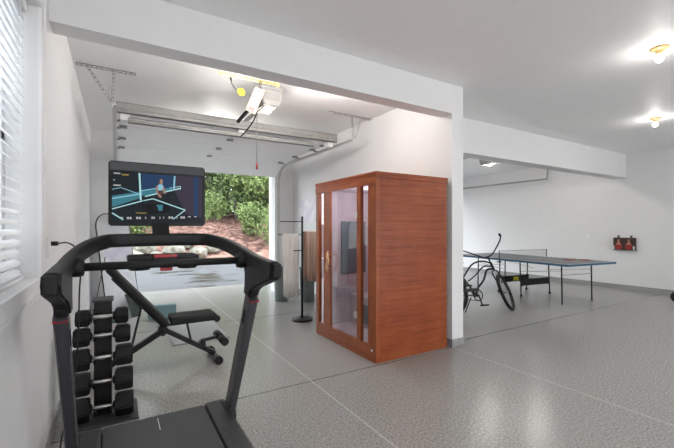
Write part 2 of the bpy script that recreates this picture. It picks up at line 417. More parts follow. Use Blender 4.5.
# ------------------------------------------------------------------ outlets and cords on walls
def plate(x, y, z, nx, label, plug=False):
    e = empty('wall_outlet', label, 'outlet', (x, y, z))
    MB().box((0, -.038, -.062), (nx*.012, .038, .062), .002).build('cover_plate', M['cloth_white'], e)
    for dz in (-.028, .028): MB().box((nx*.008, -.017, dz-.02), (nx*.015, .017, dz+.02), .003).build('socket', M['white'], e)
    return e
plate(XL, 2.90, 1.24, 1, 'white outlet plate on the left wall with a black plug in it')
plate(XR, 4.5, 1.17, -1, 'blank white wall plate on the far right wall beside the paddle rack')
c = empty('power_cord', 'black power cord plugged into the left wall outlet and looping to the floor', 'cord', (XL+.01, 2.9, 1.262))
MB().cyl((0.001, 0, 0), (.04, -.005, 0), .014, 10).build('plug', M['black'], c)
pts = smooth_path([(.04, -.005, 0), (.09, -.03, .005), (.14, -.09, -.03), (.17, -.17, -.10), (.165, -.22, -.3), (.16, -.25, -.6), (.13, -.25, -.9), (.085, -.22, -1.1), (.075, -.24, -1.2), (.09, -.30, -1.245), (.13, -.36, -1.2555), (.16, -.45, -1.2555)], 6)
MB().tube(pts, .0045, 8).build('cable', M['black'], c)

# ------------------------------------------------------------------ garage door, left bay (open overhead)
gd = empty('garage_door', 'white sectional garage door rolled up open under the left bay ceiling', 'garage door', (1.45, 4.9, 2.66))
def sec_prof(y0, z0, y1, z1, name='panel'):
    m = MB(); a = V((-1.42, y0-4.9, z0-2.66)); b = V((-1.42, y1-4.9, z1-2.66)); d = (b-a).normalized(); n = V((0, -d.z, d.y))
    a = a+d*.004; b = b-d*.004
    poly = [(a.y, a.z), (b.y, b.z), (b.y+n.y*.045, b.z+n.z*.045), (a.y+n.y*.045, a.z+n.z*.045)]
    m.prism(poly, (2.84, 0, 0), (-1.42, 0, 0), (0, 1, 0), (0, 0, 1))
    return m.build(name, M['doorw'], gd)
sec_prof(4.9, 2.68, 5.5, 2.68); sec_prof(5.5, 2.68, 6.2, 2.68); sec_prof(6.2, 2.68, 6.9, 2.68); sec_prof(6.9, 2.68, 7.27, 2.43)
def strut_mb(y, z0, z1, x0, x1):
    m = MB(); d = .05
    m.box((x0, y, z0), (x1, y+.012, z1)); m.box((x0, y, z1-.006), (x1, y+d, z1)); m.box((x0, y, z0), (x1, y+d, z0+.006))
    m.box((x0, y-.012, z0+(z1-z0)*.38), (x1, y, z1-(z1-z0)*.38), .004)
    return m
strut_mb(-.06, 0.012, .13, -1.45, 1.46).build('strut', M['galv'], gd)
strut_mb(-.03, -.085, -.025, -1.33, 1.08).build('strut', M['galv'], gd)
for xx in (-1.36, 0, 1.36):
    MB().box((xx-.05, -.02, -.06), (xx+.05, .10, .018), .003).build('end_bracket', M['white'], gd)
for yy in (5.13, 5.5, 6.2, 6.9):
    for xx in (-1.37, 0, 1.37):
        m = MB().box((xx-.04, yy-4.9-.045, -.004), (xx+.04, yy-4.9+.045, .016), .002); m.cyl((xx-.045, yy-4.9, -.004), (xx+.045, yy-4.9, -.004), .010, 8)
        if xx > 1: m.cyl((xx+.03, yy-4.9, -.012), (xx+.10, yy-4.9, -.012), .012, 8)
        if xx < -1: m.cyl((xx-.03, yy-4.9, -.012), (xx-.10, yy-4.9, -.012), .012, 8)
        m.build('hinge', M['galv'], gd)
# tracks
def track(name, label, x, y0, yw, z, side):
    e = empty(name, label, 'door track', (x, y0, z), 0)
    m = MB()
    path = [(0, 0, 0), (0, yw-.55-y0, 0)]+arc((0, yw-.50-y0, -.005), (0, yw-.1-y0, -.01), (0, yw-.075-y0, -.42), 8)+[(0, yw-.075-y0, .02-z)]
    for a, b in zip(path[:-1], path[1:]):
        a = V(a); b = V(b)
        if (b-a).length > 1e-3:
            m.bar(a, b, .006, .06, up=(1e-3, -.7, .7)); m.bar(a+V((side*.02, 0, 0)), b+V((side*.02, 0, 0)), .04, .006, up=(1e-3, -.7, .7))
    m.build('rail', M['track'], e); return e
track('door_track', 'galvanised curved door track along the left wall of the left bay', -.03, 4.45, LB, 2.64, 1)
track('door_track', 'galvanised curved door track beside the dividing wall above the sauna', 2.945, 4.45, LB, 2.64, -1)
MBt = MB()
# perforated hangers
def perf(m, p0, p1, w=.032):
    p0 = V(p0); p1 = V(p1); d = p1-p0; L = d.length; n = max(2, int(L/.04)); d.normalize()
    ref = V((0, -1, 0))
    if abs(d.z) < .01: up = V((0, 0, 1))
    else: up = d.cross(ref).normalized()
    # two side rails plus rungs => slotted angle iron
    m.bar(p0+up*w*.36, p1+up*w*.36, .003, w*.28, up=up); m.bar(p0-up*w*.36, p1-up*w*.36, .003, w*.28, up=up)
    for k in range(n+1):
        c = p0+d*(L*k/n); m.bar(c-d*.007, c+d*.007, .003, w*.5, up=up)
def hanger(label, y, xa, xb, posts, ztrack=2.66):
    e = empty('track_hanger', label, 'bracket', ((xa+xb)/2, y, CZ)); ox = (xa+xb)/2
    m = MB(); perf(m, (xa-ox, 0, -.018), (xb-ox, 0, -.018)); m.box((xa-ox, 0, -.004), (xb-ox, .03, 0)); m.build('ceiling_angle', M['galv'], e)
    for (x0, x1) in posts:
        m = MB(); perf(m, (x0-ox, -.004, -.02), (x1-ox, -.004, ztrack-CZ), .026); m.build('strap', M['galv'], e)
hanger('slotted steel hanger bracket at the left wall above the treadmill', 4.43, -.335, .175, [(-.25, -.045), (-.02, -.03)])
hanger('slotted steel hanger bracket above the sauna roof', 4.46, 2.563, 3.27, [(2.93, 2.95), (3.10, 2.98)])

# opener
def opener(label, group, x, y, zt, warm):
    e = empty('garage_door_opener', label, 'garage door opener', (x, y, CZ), 0, group)
    m = MB(); d = zt-CZ
    prof = [(-.12, d), (.12, d), (.135, d-.05), (.115, d-.15), (.07, d-.21), (-.08, d-.21), (-.125, d-.14), (-.135, d-.05)]
    m.prism(prof, (0, .34, 0), (0, -.17, 0), (1, 0, 0), (0, 0, 1), .012); m.build('housing', M['opener'], e)
    MB().box((-.135, -.18, d-.035), (.135, .18, d+.01), .012).build('top_cover', M['openerg'], e)
    m = MB()
    for k in range(4): m.box((-.09, -.176, d-.07-k*.022), (.09, -.170, d-.062-k*.022))
    m.build('vent', M['openerg'], e)
    return e
op = opener('garage door opener in the left bay with papers hanging on it', 'openers', 1.50, 4.08, 2.935, True)
m = MB(); perf(m, (-.57, -.16, -.018), (.09, -.16, -.018), .035); m.box((-.57, -.16, -.004), (.09, -.12, 0)); m.build('ceiling_angle', M['brass'], op)
m = MB(); perf(m, (.07, -.165, -.02), (.07, -.165, -.11), .03); m.build('strap', M['brass'], op)
m = MB(); perf(m, (-.13, -.165, -.02), (-.13, -.165, -.14), .03); m.build('strap', M['brown'], op)
MB().box((-.02, .17, -.21), (.02, 3.2, -.18)).build('rail', M['galv'], op)
m = MB(); m.bar((0, .95, -.22), (0, 1.15, -.30), .025, .03); m.build('door_arm', M['black'], op)
m = MB(); m.bar((-.16, .15, -.24), (-.24, .35, -.36), .03, .03); m.tube(smooth_path([(-.05, .1, -.2), (-.06, .3, -.33), (-.08, .5, -.40), (-.12, .62, -.46)], 5), .008, 6); m.build('cable', M['black'], op)
cd = MB().box((-.055, -.002, -.29), (.055, .002, 0)); o = cd.build('instruction_card', M['card']); tag(o, 'pale printed instruction card dangling beside the left bay opener', 'card')
o.location = (1.345, 3.86, 2.875); o.rotation_euler = (0, math.radians(22), math.radians(-10))
m = MB()
for k in range(3): m.box((-.035, -.003, .012+k*.016-.285), (.03, -.002, .022+k*.016-.285))
q = m.build('red_print', M['red'], o); q['label'] = 'red printed lines'
c = empty('tagged_cord', 'short black cord with a round yellow tag below the opener ceiling angle', 'cord', (1.02, 3.9, 2.98))
MB().tube(smooth_path([(.02, .0, -.06), (.03, 0, -.10), (.08, 0, -.155), (.16, 0, -.185), (.24, 0, -.17), (.32, 0, -.12), (.35, .0, -.07)], 4), .005, 8).build('cable', M['black'], c)
MB().cyl((.018, 0, -.065), (.015, 0, -.03), .010, 8).build('plug', M['black'], c)
MB().lathe((.125, -.01, -.17), [(.044, -.002), (.044, .002)], 24, (.15, -1, .1)).build('yellow_tag', M['ytag'], c)
c = empty('release_cord', 'thin white release cord with a dark handle hanging in the left bay', 'cord', (1.5, 4.43, 2.79))
MB().cyl((0, 0, 0), (0, 0, -.62), .004, 6).build('rope', M['openerg'], c)
MB().cyl((0, 0, -.62), (0, 0, -.70), .010, 8, .014).build('handle', M['pred'], c)

op2 = opener('garage door opener on the right bay ceiling, seen past the dividing wall', 'openers', 6.70, 4.95, 2.90, False)
MB().box((-.02, -.02-.0, -.09), (.02, 3.4, -.06)).build('rail', M['galv'], op2)
for sx in (-.1, .1):
    m = MB(); perf(m, (sx, -.165, -.0), (sx, -.165, -.11), .03); m.build('strap', M['galv'], op2)
# right bay door track
e = empty('door_track', 'white door track hanging along the right wall of the right bay', 'door track', (9.35, 5.25, 2.6))
m = MB(); m.bar((0, 0, 0), (0, 3.0, 0), .05, .04, up=(0, 0, 1)); m.build('rail', M['galv'], e)
m = MB(); m.bar((0, 0, 0), (.0, -.02, .40), .03, .02); m.bar((0.0, 0, 0), (.25, .10, .40), .03, .02); m.build('strap', M['galv'], e)

# ------------------------------------------------------------------ ceiling bulbs: two in view, the others added out of view as fill
def bulb(x, y, label, watt, grp='ceiling bulbs'):
    e = empty('ceiling_bulb', label, 'light bulb', (x, y, CZ), 0, grp)
    MB().lathe((0, 0, 0), [(.068, 0), (.070, -.012), (.055, -.022), (.028, -.030), (.024, -.058), (.019, -.060)], 24).build('lamp_holder', M['brass'], e)
    MB().sph((0, 0, -.095), .034, 16, (1, 1, 1.1)).build('bulb', M['bulb'], e)
    l = bpy.data.lights.new('bulb_light', 'POINT'); l.energy = watt; l.color = (1, .965, .93); l.shadow_soft_size = .045 if watt < 20 else .15
    lo = bpy.data.objects.new('bulb_light', l); COL.objects.link(lo); lo.location = (x, y, CZ-.19)
    return e
bulb(4.24, 1.36, 'nearest bare bulb on the ceiling, larger of the two in view', 3)
bulb(6.89, 2.26, 'farther bare bulb on the ceiling, smaller of the two in view', 3)
for i, (x, y) in enumerate(((1.0, -1.2), (4.4, -1.6), (7.9, -1.2))):
    bulb(x, y, 'added unseen ceiling bulb behind the viewpoint', 38)  # added lamps out of view that brighten the front room
for x in (1.15, 2.2): bulb(x, 3.5, 'added fill bulb in the left bay, hidden behind the beam', 16, 'added left bay bulbs')  # unseen bulbs added to brighten the left bay
bulb(1.5, 6.3, 'added fill bulb in the left bay, unseen above the raised door', 26, 'added left bay bulbs')  # extra bulb added out of sight to lift the rear ceiling
for x in (5.2, 7.6): bulb(x, 4.45, 'added fill bulb in the right bay, hidden behind the beam', 15, 'added right bay bulbs')  # unseen bulbs added to light the right bay and its wall
def pt(x, y, z, wv, col=(1, .95, .88), r=.05):
    l = bpy.data.lights.new('lamp_light', 'POINT'); l.energy = wv; l.color = col; l.shadow_soft_size = r
    lo = bpy.data.objects.new('lamp_light', l); COL.objects.link(lo); lo.location = (x, y, z)
# opener lamps under the housings, plus a small lamp added for the ceiling-angle glow
pt(1.50, 4.08, 2.655, 6, (1, .93, .84), .025); pt(6.70, 4.95, 2.62, 12, (1, .96, .9), .025); pt(1.13, 3.90, 2.965, .25, (1, .9, .7), .02)
for q_ in (op, op2):
    MB().lathe((0, 0, (2.935 if q_ == op else 2.90)-CZ-.208), [(.05, 0), (.055, -.01), (.045, -.025), (.015, -.035)], 20).build('lamp_lens', M['lens'], q_)
for (x, y) in ((1.28, 3.93),):
    pass

# ------------------------------------------------------------------ sauna
SX0, SX1, SY0, SY1, SH = 2.229, 3.243, 2.955, 4.24, 1.93
sa = empty('infrared_sauna', 'reddish wooden two person sauna cabin with glass front beside the dividing wall', 'sauna', (SX0, SY0, 0))
W_, D_ = SX1-SX0, SY1-SY0
# side walls of horizontal planks
def planks(y, name, x0, x1, ny):
    m = MB(); z = .07; k = 0; h = .0905
    while z < SH-.06:
        zz = min(z+h, SH-.055); m.box((x0, y, z+.003), (x1, y+ny*.02, zz-.003), .002); z += h
    m.box((x0+.01, y+ny*.004, .02), (x1-.01, y+ny*.03, SH-.03))
    return m.build(name, M['wood_h'], sa)
planks(.004, 'side_panel', .035, W_-.004, 1); planks(D_-.004, 'side_panel', .035, W_-.004, -1)
m = MB(); m.box((W_-.03, .03, .02), (W_-.005, D_-.03, SH-.03)); m.build('rear_panel', M['wood_y'], sa)
m = MB()
m.box((0, 0, 0), (W_, D_, .068), .003); m.build('base', M['wood_y'], sa)
m = MB(); m.box((-.006, -.006, SH-.062), (W_+.004, D_+.004, SH-.02), .004); m.box((-.012, -.010, SH-.03), (W_+.006, D_+.008, SH), .006); m.build('roof', M['wood_h'], sa)
# front frame; y positions measured from SY0
def fy(y): return y-SY0
zg0, zg1 = .165, 1.80
f = MB()
for (a, b) in ((2.955, 3.075), (3.235, 3.30), (3.915, 4.02), (4.175, 4.24)):
    f.box((0, fy(a), .06), (.045, fy(b), SH-.05), .003)
f.box((.002, fy(2.96), .06), (.043, fy(4.235), zg0-.01), .003); f.box((.002, fy(2.96), zg1+.02), (.043, fy(4.235), SH-.05), .003)
f.build('front_frame', M['wood_v'], sa)
m = MB(); m.box((-.010, 0, SH-.13), (.0, D_, SH-.06), .003); m.build('cornice', M['wood_y'], sa)
m = MB()
for (a, b) in ((3.075, 3.235), (4.02, 4.175)):
    for yy in (a, b-.012): m.box((-.004, fy(yy), zg0), (.012, fy(yy)+.012, zg1), .002)
m.build('glass_bead', M['wood_v'], sa)
m = MB().box((.018, fy(3.07), zg0-.01), (.023, fy(3.24), zg1+.02)); m.build('side_window', M['glass'], sa)
m = MB().box((.018, fy(4.015), zg0-.01), (.023, fy(4.18), zg1+.02)); m.build('side_window', M['glass'], sa)
dr = MB().box((.010, fy(3.305), zg0-.02), (.018, fy(3.91), zg1+.015)).build('glass_door', M['glass'], sa)
m = MB()
m.box((-.004, fy(3.865), zg0-.02), (.02, fy(3.912), zg1+.015), .004)
m.build('door_stile', M['wood_v'], dr)
hp = smooth_path([(-.03, fy(3.875), 1.08), (-.05, fy(3.86), 1.03), (-.055, fy(3.835), .98), (-.05, fy(3.85), .93), (-.055, fy(3.865), .88), (-.035, fy(3.875), .83)], 6)
m = MB(); m.tube(hp, [.008+.012*math.sin(PI*i/(len(hp)-1)) for i in range(len(hp))], 10)
m.cyl((-.045, fy(3.86), 1.035), (.0, fy(3.88), 1.035), .008); m.cyl((-.045, fy(3.868), .87), (.0, fy(3.88), .87), .008)
m.build('door_handle', M['lwood'], dr)
for zz in (.42, 1.5): MB().box((-.006, fy(3.29), zz-.035), (.012, fy(3.345), zz+.035), .003).build('hinge', M['chrome'], dr)
MB().lathe((-.002, fy(3.02), .115), [(.014, 0), (.014, .004), (.010, .006)], 16, (-1, 0, 0)).build('badge', M['white'], sa)
# interior
m = MB(); m.box((.06, .035, .07), (W_-.04, D_-.035, .09)); m.box((W_-.055, .035, .09), (W_-.035, D_-.035, SH-.08))
m.box((.06, .03, .09), (W_-.05, .045, SH-.08)); m.box((.06, D_-.045, .09), (W_-.05, D_-.03, SH-.08)); m.box((.06, .03, SH-.09), (W_-.04, D_-.03, SH-.07))
m.build('cabin_lining', M['cabin'], sa)
m = MB(); m.box((.48, .05, .44), (W_-.06, D_-.05, .48), .004)
for k in range(1, 4): m.box((.48, .05+k*.3-.004, .478), (W_-.06, .05+k*.3+.004, .483))
m.box((.49, .05, .09), (.51, D_-.05, .44)); m.build('bench', M['cabin'], sa)
m = MB(); m.box((W_-.07, .35, .62), (W_-.055, D_-.35, 1.15), .004); m.build('heater_panel', M['heater'], sa)
m = MB(); m.box((.478, .25, .14), (.488, D_-.25, .38), .004); m.build('heater_panel', M['heater'], sa)
m = MB(); m.box((.35, D_-.06, .75), (.75, D_-.045, 1.45), .004); m.build('heater_panel', M['heater'], sa)
m = MB()
for k in range(6): m.box((W_-.09, .5, .70+k*.07), (W_-.078, D_-.5, .72+k*.07), .003)
m.build('heater_guard', M['lwood'], sa)
pt(SX0+.45, SY0+.64, 1.74, 9, (.90, .86, 1.0), .06)

# ------------------------------------------------------------------ treadmill
TX = .215
tm = empty('treadmill', 'black treadmill with a large touchscreen in the left foreground', 'treadmill', (TX, 1.7, 0))
def T(x, y, z): return (x-TX, y-1.7, z)
DZ = .195
m = MB()
m.box(T(-.20, .75, .06), T(.63, 2.55, DZ-.028), .01); m.build('deck_base', M['black'], tm)
m = MB(); m.box(T(-.065, .76, .12), T(.500, 2.555, DZ-.006), .012)
m.build('running_belt', M['belt'], tm)
m = MB()
for k in range(60):
    pass
m.box(T(.218, 2.36, DZ-.0055), T(.222, 2.51, DZ-.004)); m.build('belt_mark', M['line'], tm)
for (a, b) in ((-.205, -.072), (.507, .632)):
    m = MB(); m.box(T(a, .75, .10), T(b, 2.56, DZ), .012)
    for k in range(60): m.box(T(a+.02, .8+k*.029, DZ-.001), T(b-.02, .81+k*.029, DZ+.0008))
    m.build('side_rail', M['rail'], tm)
for (x, y) in ((-.16, 2.45), (.58, 2.45), (-.16, .85), (.58, .85)):
    MB().cyl(T(x, y, .0), T(x, y, .065), .03, 14).build('foot', M['rubber'], tm)
def sgn_post(s):
    xc = TX+s*.415
    # lower post: satin column leaning towards the runner
    lo = V(T(xc, 2.44, .10)); hi = V(T(xc, 1.93, 1.00))
    m = MB(); d = (hi-lo).normalized(); n = V((0, d.z, -d.y))
    w2 = .026
    prof = [(-w2, -.045), (w2*.6, -.045), (w2, -.03), (w2, .03), (w2*.6, .045), (-w2, .045)]
    if s < 0: prof = [(-p[0], p[1]) for p in prof]
    m.prism(prof, hi-lo, lo, (1, 0, 0), n, .004)
    p = m.build('upright', M['post'], tm)
    q = MB(); q.bar(hi-d*.015, hi-d*.008, .053, .092, up=n, bev=.003); q.build('red_ring', M['red'], p)
    q = MB(); q.box((s*-.028, 0, 0), (s*-.024, .001, .001)); q.bm.free()
    q = MB(); c0 = lo+(hi-lo)*.86; q.bar(c0-V((s*.027, 0, 0))-d*.045, c0-V((s*.027, 0, 0))+d*.045, .006, .022, up=n, bev=.002); q.build('release_slot', M['gloss'], p)
    q = MB(); q.box(T(xc-.035, 2.36, .04), T(xc+.035, 2.52, .20), .012); q.build('post_foot', M['black'], p)
    # black knee and arm, blended with the leading bar through one swept section
    return lo, hi, d
for s in (-1, 1): sgn_post(s)
# knee + arm side plates: polygon in YZ extruded in X
def knee(s):
    xc = TX+s*.425; w = .056
    # outline (y,z)
    pl = [(1.972, 1.002), (1.885, .998), (1.86, 1.03), (1.74, 1.075), (1.60, 1.115), (1.565, 1.13), (1.56, 1.165), (1.572, 1.205), (1.60, 1.222), (1.66, 1.226), (1.80, 1.232), (1.98, 1.262), (2.0, 1.268), (2.01, 1.205), (1.97, 1.175), (1.955, 1.13), (1.962, 1.07)]
    return None
hb = MB()
def sect_path(s):
    # path of arm from knee end to the leading bar
    P = [(.405*s, 1.585, 1.168), (.403*s, 1.70, 1.176), (.398*s, 1.83, 1.188), (.386*s, 1.96, 1.212), (.358*s, 2.08, 1.243), (.322*s, 2.18, 1.268), (.272*s, 2.255, 1.285), (.20*s, 2.30, 1.293)]
    return P
pl_ = sect_path(-1); pr_ = sect_path(1)
full = [V((TX+x, y, z)) for x, y, z in pl_]+[V((TX+x, y, z)) for x, y, z in reversed(pr_)]
full = smooth_path(full, 3)
def sweep_rect(mb, pts, hw, hh, rnd=.35):
    # rounded-rectangle sweep kept upright
    n = 16; rings = []; n0 = len(mb.bm.faces)
    for i, p in enumerate(pts):
        t = (pts[min(i+1, len(pts)-1)]-pts[max(i-1, 0)]).normalized()
        side = t.cross(V((0, 0, 1))).normalized(); up = side.cross(t).normalized()
        a = hw[i] if isinstance(hw, list) else hw; b = hh[i] if isinstance(hh, list) else hh
        rg = []
        for k in range(n):
            th = 2*PI*(k+.5)/n; c, s_ = math.cos(th), math.sin(th); e = .55
            rg.append(mb.bm.verts.new(p+side*a*math.copysign(abs(c)**e, c)+up*b*math.copysign(abs(s_)**e, s_)))
        rings.append(rg)
    for i in range(len(rings)-1):
        for k in range(n):
            f = mb.bm.faces.new((rings[i][k], rings[i][(k+1) % n], rings[i+1][(k+1) % n], rings[i+1][k])); f.smooth = True
    mb.bm.faces.new(rings[0]); mb.bm.faces.new(rings[-1]); mb._tag(n0)
L_ = len(full)
def hhf(i):
    u = min(i, L_-1-i)/(L_/2)
    return .036
def hwf(i):
    u = min(i, L_-1-i)/(L_/2)
    return .028 if u < .5 else .028
sweep_rect(hb, full, [hwf(i) for i in range(L_)], [hhf(i) for i in range(L_)])
hb.build('handlebar_frame', M['black'], tm, Matrix.Translation((-TX, -1.7, 0)))
for s in (-1, 1):
    xc = TX+s*.405
    # blend from upright top to the arm (triangular gusset)
    pl = [(1.975, 1.003), (1.888, .995), (1.862, 1.03), (1.80, 1.06), (1.66, 1.10), (1.578, 1.125), (1.560, 1.165), (1.58, 1.203), (1.85, 1.215), (1.965, 1.215), (1.972, 1.17), (1.955, 1.11), (1.957, 1.06)]
    m = MB(); m.prism(pl, (.058, 0, 0), (xc-.029, 0, 0), (0, 1, 0), (0, 0, 1), .009)
    k = m.build('knee', M['black'], tm, Matrix.Translation((-TX, -1.7, 0)))
    m = MB(); m.box((xc-.020, 1.548, 1.135), (xc+.020, 1.566, 1.200), .008); m.build('end_cap', M['rubber'], k, Matrix.Translation((-TX, -1.7, 0)))
# cross bar
yb, zb = 1.955, 1.188
MB().cyl(T(TX-.40, yb, zb), T(TX+.40, yb, zb), .0185, 18).build('crossbar', M['rubber'], tm)
for s in (-1, 1):
    MB().lathe(T(TX+s*.405, yb, zb), [(.034, 0), (.040, .006), (.042, .05), (.038, .068), (.026, .072)], 20, (-s, 0, 0)).build('clamp_collar', M['black'], tm)
# control pod
m = MB()
m.box(T(TX-.17, 2.02, 1.190), T(TX+.16, 2.17, 1.225), .015)
m.lathe(T(TX-.115, 2.09, 1.150), [(.045, 0), (.052, .01), (.052, .05)], 20); m.lathe(T(TX+.11, 2.09, 1.150), [(.045, 0), (.052, .01), (.052, .05)], 20)
m.box(T(TX-.06, 2.0, 1.172), T(TX+.06, 2.1, 1.20), .006)
pod = m.build('control_pod', M['black'], tm)
MB().box(T(TX-.055, 2.012, 1.213), T(TX+.05, 2.035, 1.228), .003).build('red_stripe', M['red'], pod)
MB().box(T(TX-.03, 1.975, 1.150), T(TX+.025, 2.005, 1.168), .004).build('safety_key', M['red'], pod)
MB().tube([T(TX+.0, 1.99, 1.165), T(TX+.02, 1.985, 1.19), T(TX+.03, 2.01, 1.225)], .002, 6).build('safety_tether', M['openerg'], pod)
MB().bar(T(TX-.01, 2.0, 1.205), T(TX-.01, 1.95, 1.19), .10, .02, bev=.004).build('pod_bracket', M['black'], pod)
# screen
sx0, sx1, sy, sz0, sz1 = -.037, .478, 2.40, 1.372, 1.737
m = MB()
def rr(x0, z0, x1, z1, r, n=5):
    out = []
    for cx, cz, a0 in ((x1-r, z1-r, 0), (x0+r, z1-r, 90), (x0+r, z0+r, 180), (x1-r, z0+r, 270)):
        for k in range(n+1):
            a = math.radians(a0+90*k/n); out.append((cx+r*math.cos(a), cz+r*math.sin(a)))
    return out
m.prism(rr(sx0-TX, sz0, sx1-TX, sz1, .018), (0, .035, 0), (0, sy-1.7, 0), (1, 0, 0), (0, 0, 1), .003)
m.box(T(TX-.15, sy+.03, 1.42), T(TX+.15, sy+.06, 1.65), .01)
scr = m.build('screen_housing', M['gloss'], tm)
MB().box(T(sx0+.006, sy-.008, 1.683), T(sx1-.006, sy+.01, sz1-.006), .006).build('speaker_bar', M['belt'], scr)
# stand
MB().bar(T(TX+.01, 2.41, 1.385), T(TX+.01, 2.34, 1.28), .09, .03, bev=.006).build('screen_stand', M['black'], tm)
# picture on the screen (flat)
def emi(name, c, s=1.0):
    return mat(name, (.004, .004, .004), .4, emit=c, es=s, spec=.1)
_emi = emi
def emi(n, c, k=.6): return _emi(n, tuple(q*k for q in c))
E_ = [emi('screen_dark', (.010, .016, .022)), emi('screen_cyan', (.50, .85, .90)), emi('screen_teal', (.05, .22, .28)), emi('screen_blue', (.015, .05, .13)),
      emi('screen_skin', (.42, .24, .18)), emi('screen_top', (.30, .62, .78)), emi('screen_hair', (.10, .05, .04)), emi('screen_white', (.55, .55, .55)), emi('screen_violet', (.045, .035, .06)), emi('screen_black', (.004, .005, .007)), emi('screen_amber', (.35, .25, .05))]
ax0, ax1, az0, az1 = sx0+.018, sx1-.018, sz0+.022, 1.676
pm = MB()
def uv(px, py):
    u = (px-20)/620; top = 62+28*u; bot = 398+14*u
    return (ax0+u*(ax1-ax0)-TX, az1-(py-top)/(bot-top)*(az1-az0))
def poly(ps, mi, lay=1):
    pm.mi = mi; y = sy-.0022-lay*.00012-1.7
    pm.raw([(*(uv(*p)[:1]), y, uv(*p)[1]) for p in ps], [tuple(range(len(ps)))])
def ln(p, q, w, mi, lay=2):
    d = V((q[0]-p[0], q[1]-p[1])); d.normalize(); n = (-d.y*w/2, d.x*w/2)
    poly([(p[0]+n[0], p[1]+n[1]), (q[0]+n[0], q[1]+n[1]), (q[0]-n[0], q[1]-n[1]), (p[0]-n[0], p[1]-n[1])], mi, lay)
poly([(20, 62), (640, 90), (640, 412), (20, 398)], 0, 0)
poly([(210, 72), (420, 82), (420, 185), (210, 215)], 3, 1); poly([(440, 82), (640, 92), (640, 380), (520, 350), (440, 200)], 8, 1)
poly([(575, 90), (612, 90), (608, 375), (575, 370)], 3, 2)
poly([(20, 225), (200, 195), (200, 240), (20, 300)], 2, 1); poly([(205, 190), (420, 165), (420, 190), (205, 225)], 2, 2)
ln((194, 70), (203, 255), 12, 1, 3); ln((436, 85), (430, 182), 12, 5, 3); ln((424, 85), (420, 182), 5, 3, 3)
ln((20, 243), (200, 212), 8, 5, 3); ln((230, 228), (480, 170), 8, 1, 3); ln((205, 190), (310, 172), 6, 5, 3)
ln((20, 312), (215, 258), 7, 1, 3); ln((215, 258), (285, 244), 6, 1, 3); ln((285, 244), (512, 323), 7, 1, 3); ln((512, 323), (425, 385), 6, 1, 3)
ln((20, 338), (90, 385), 8, 1, 3); ln((20, 182), (75, 170), 4, 5, 3); ln((75, 170), (190, 212), 4, 5, 3)
ln((400, 170), (478, 156), 4, 1, 3); ln((478, 156), (476, 180), 4, 1, 3)
# treadmill on the picture
ln((215, 235), (222, 330), 5, 9, 4); ln((270, 262), (330, 345), 7, 9, 4); ln((395, 200), (375, 260), 6, 9, 4); poly([(215, 285), (400, 262), (400, 340), (240, 350)], 9, 2); poly([(308, 285), (352, 285), (350, 325), (325, 328)], 2, 3)
# runner on the picture
poly([(326, 112), (340, 106), (352, 116), (352, 136), (342, 144), (330, 138)], 4, 5); poly([(322, 118), (330, 104), (342, 103), (334, 116), (330, 136), (322, 140)], 6, 6)
poly([(318, 150), (332, 143), (348, 145), (356, 158), (352, 185), (320, 186)], 5, 5)
poly([(306, 160), (316, 150), (322, 160), (314, 196), (330, 214), (322, 222), (304, 200)], 4, 6); poly([(352, 150), (362, 165), (374, 205), (366, 212), (350, 182)], 4, 6)
poly([(320, 186), (352, 185), (358, 210), (338, 222), (318, 212)], 6, 5); poly([(318, 208), (332, 214), (346, 232), (334, 238), (318, 224)], 4, 6)
# small interface marks
for k, (x, w_) in enumerate(((80, 18), (128, 30), (188, 30), (235, 6), (285, 22), (332, 5), (358, 5), (408, 32), (452, 5), (494, 32), (543, 20), (588, 16))):
    poly([(x-w_/2, 366), (x+w_/2, 367), (x+w_/2, 382 if k not in (0, 10, 11) else 374), (x-w_/2, 381 if k not in (0, 10, 11) else 373)], 7, 7)
    if w_ > 20:
        poly([(x-2, 366), (x+2, 366), (x+2, 382), (x-2, 382)], 9, 8)
poly([(30, 70), (72, 72), (72, 80), (30, 78)], 7, 7); poly([(80, 78), (125, 80), (125, 90), (80, 88)], 10, 7); poly([(28, 150), (75, 151), (75, 159), (28, 158)], 7, 7)
poly([(28, 116), (38, 116), (38, 122), (28, 122)], 7, 7); ln((170, 340), (240, 342), 6, 10, 7)
pm.build('screen_picture', E_, scr)

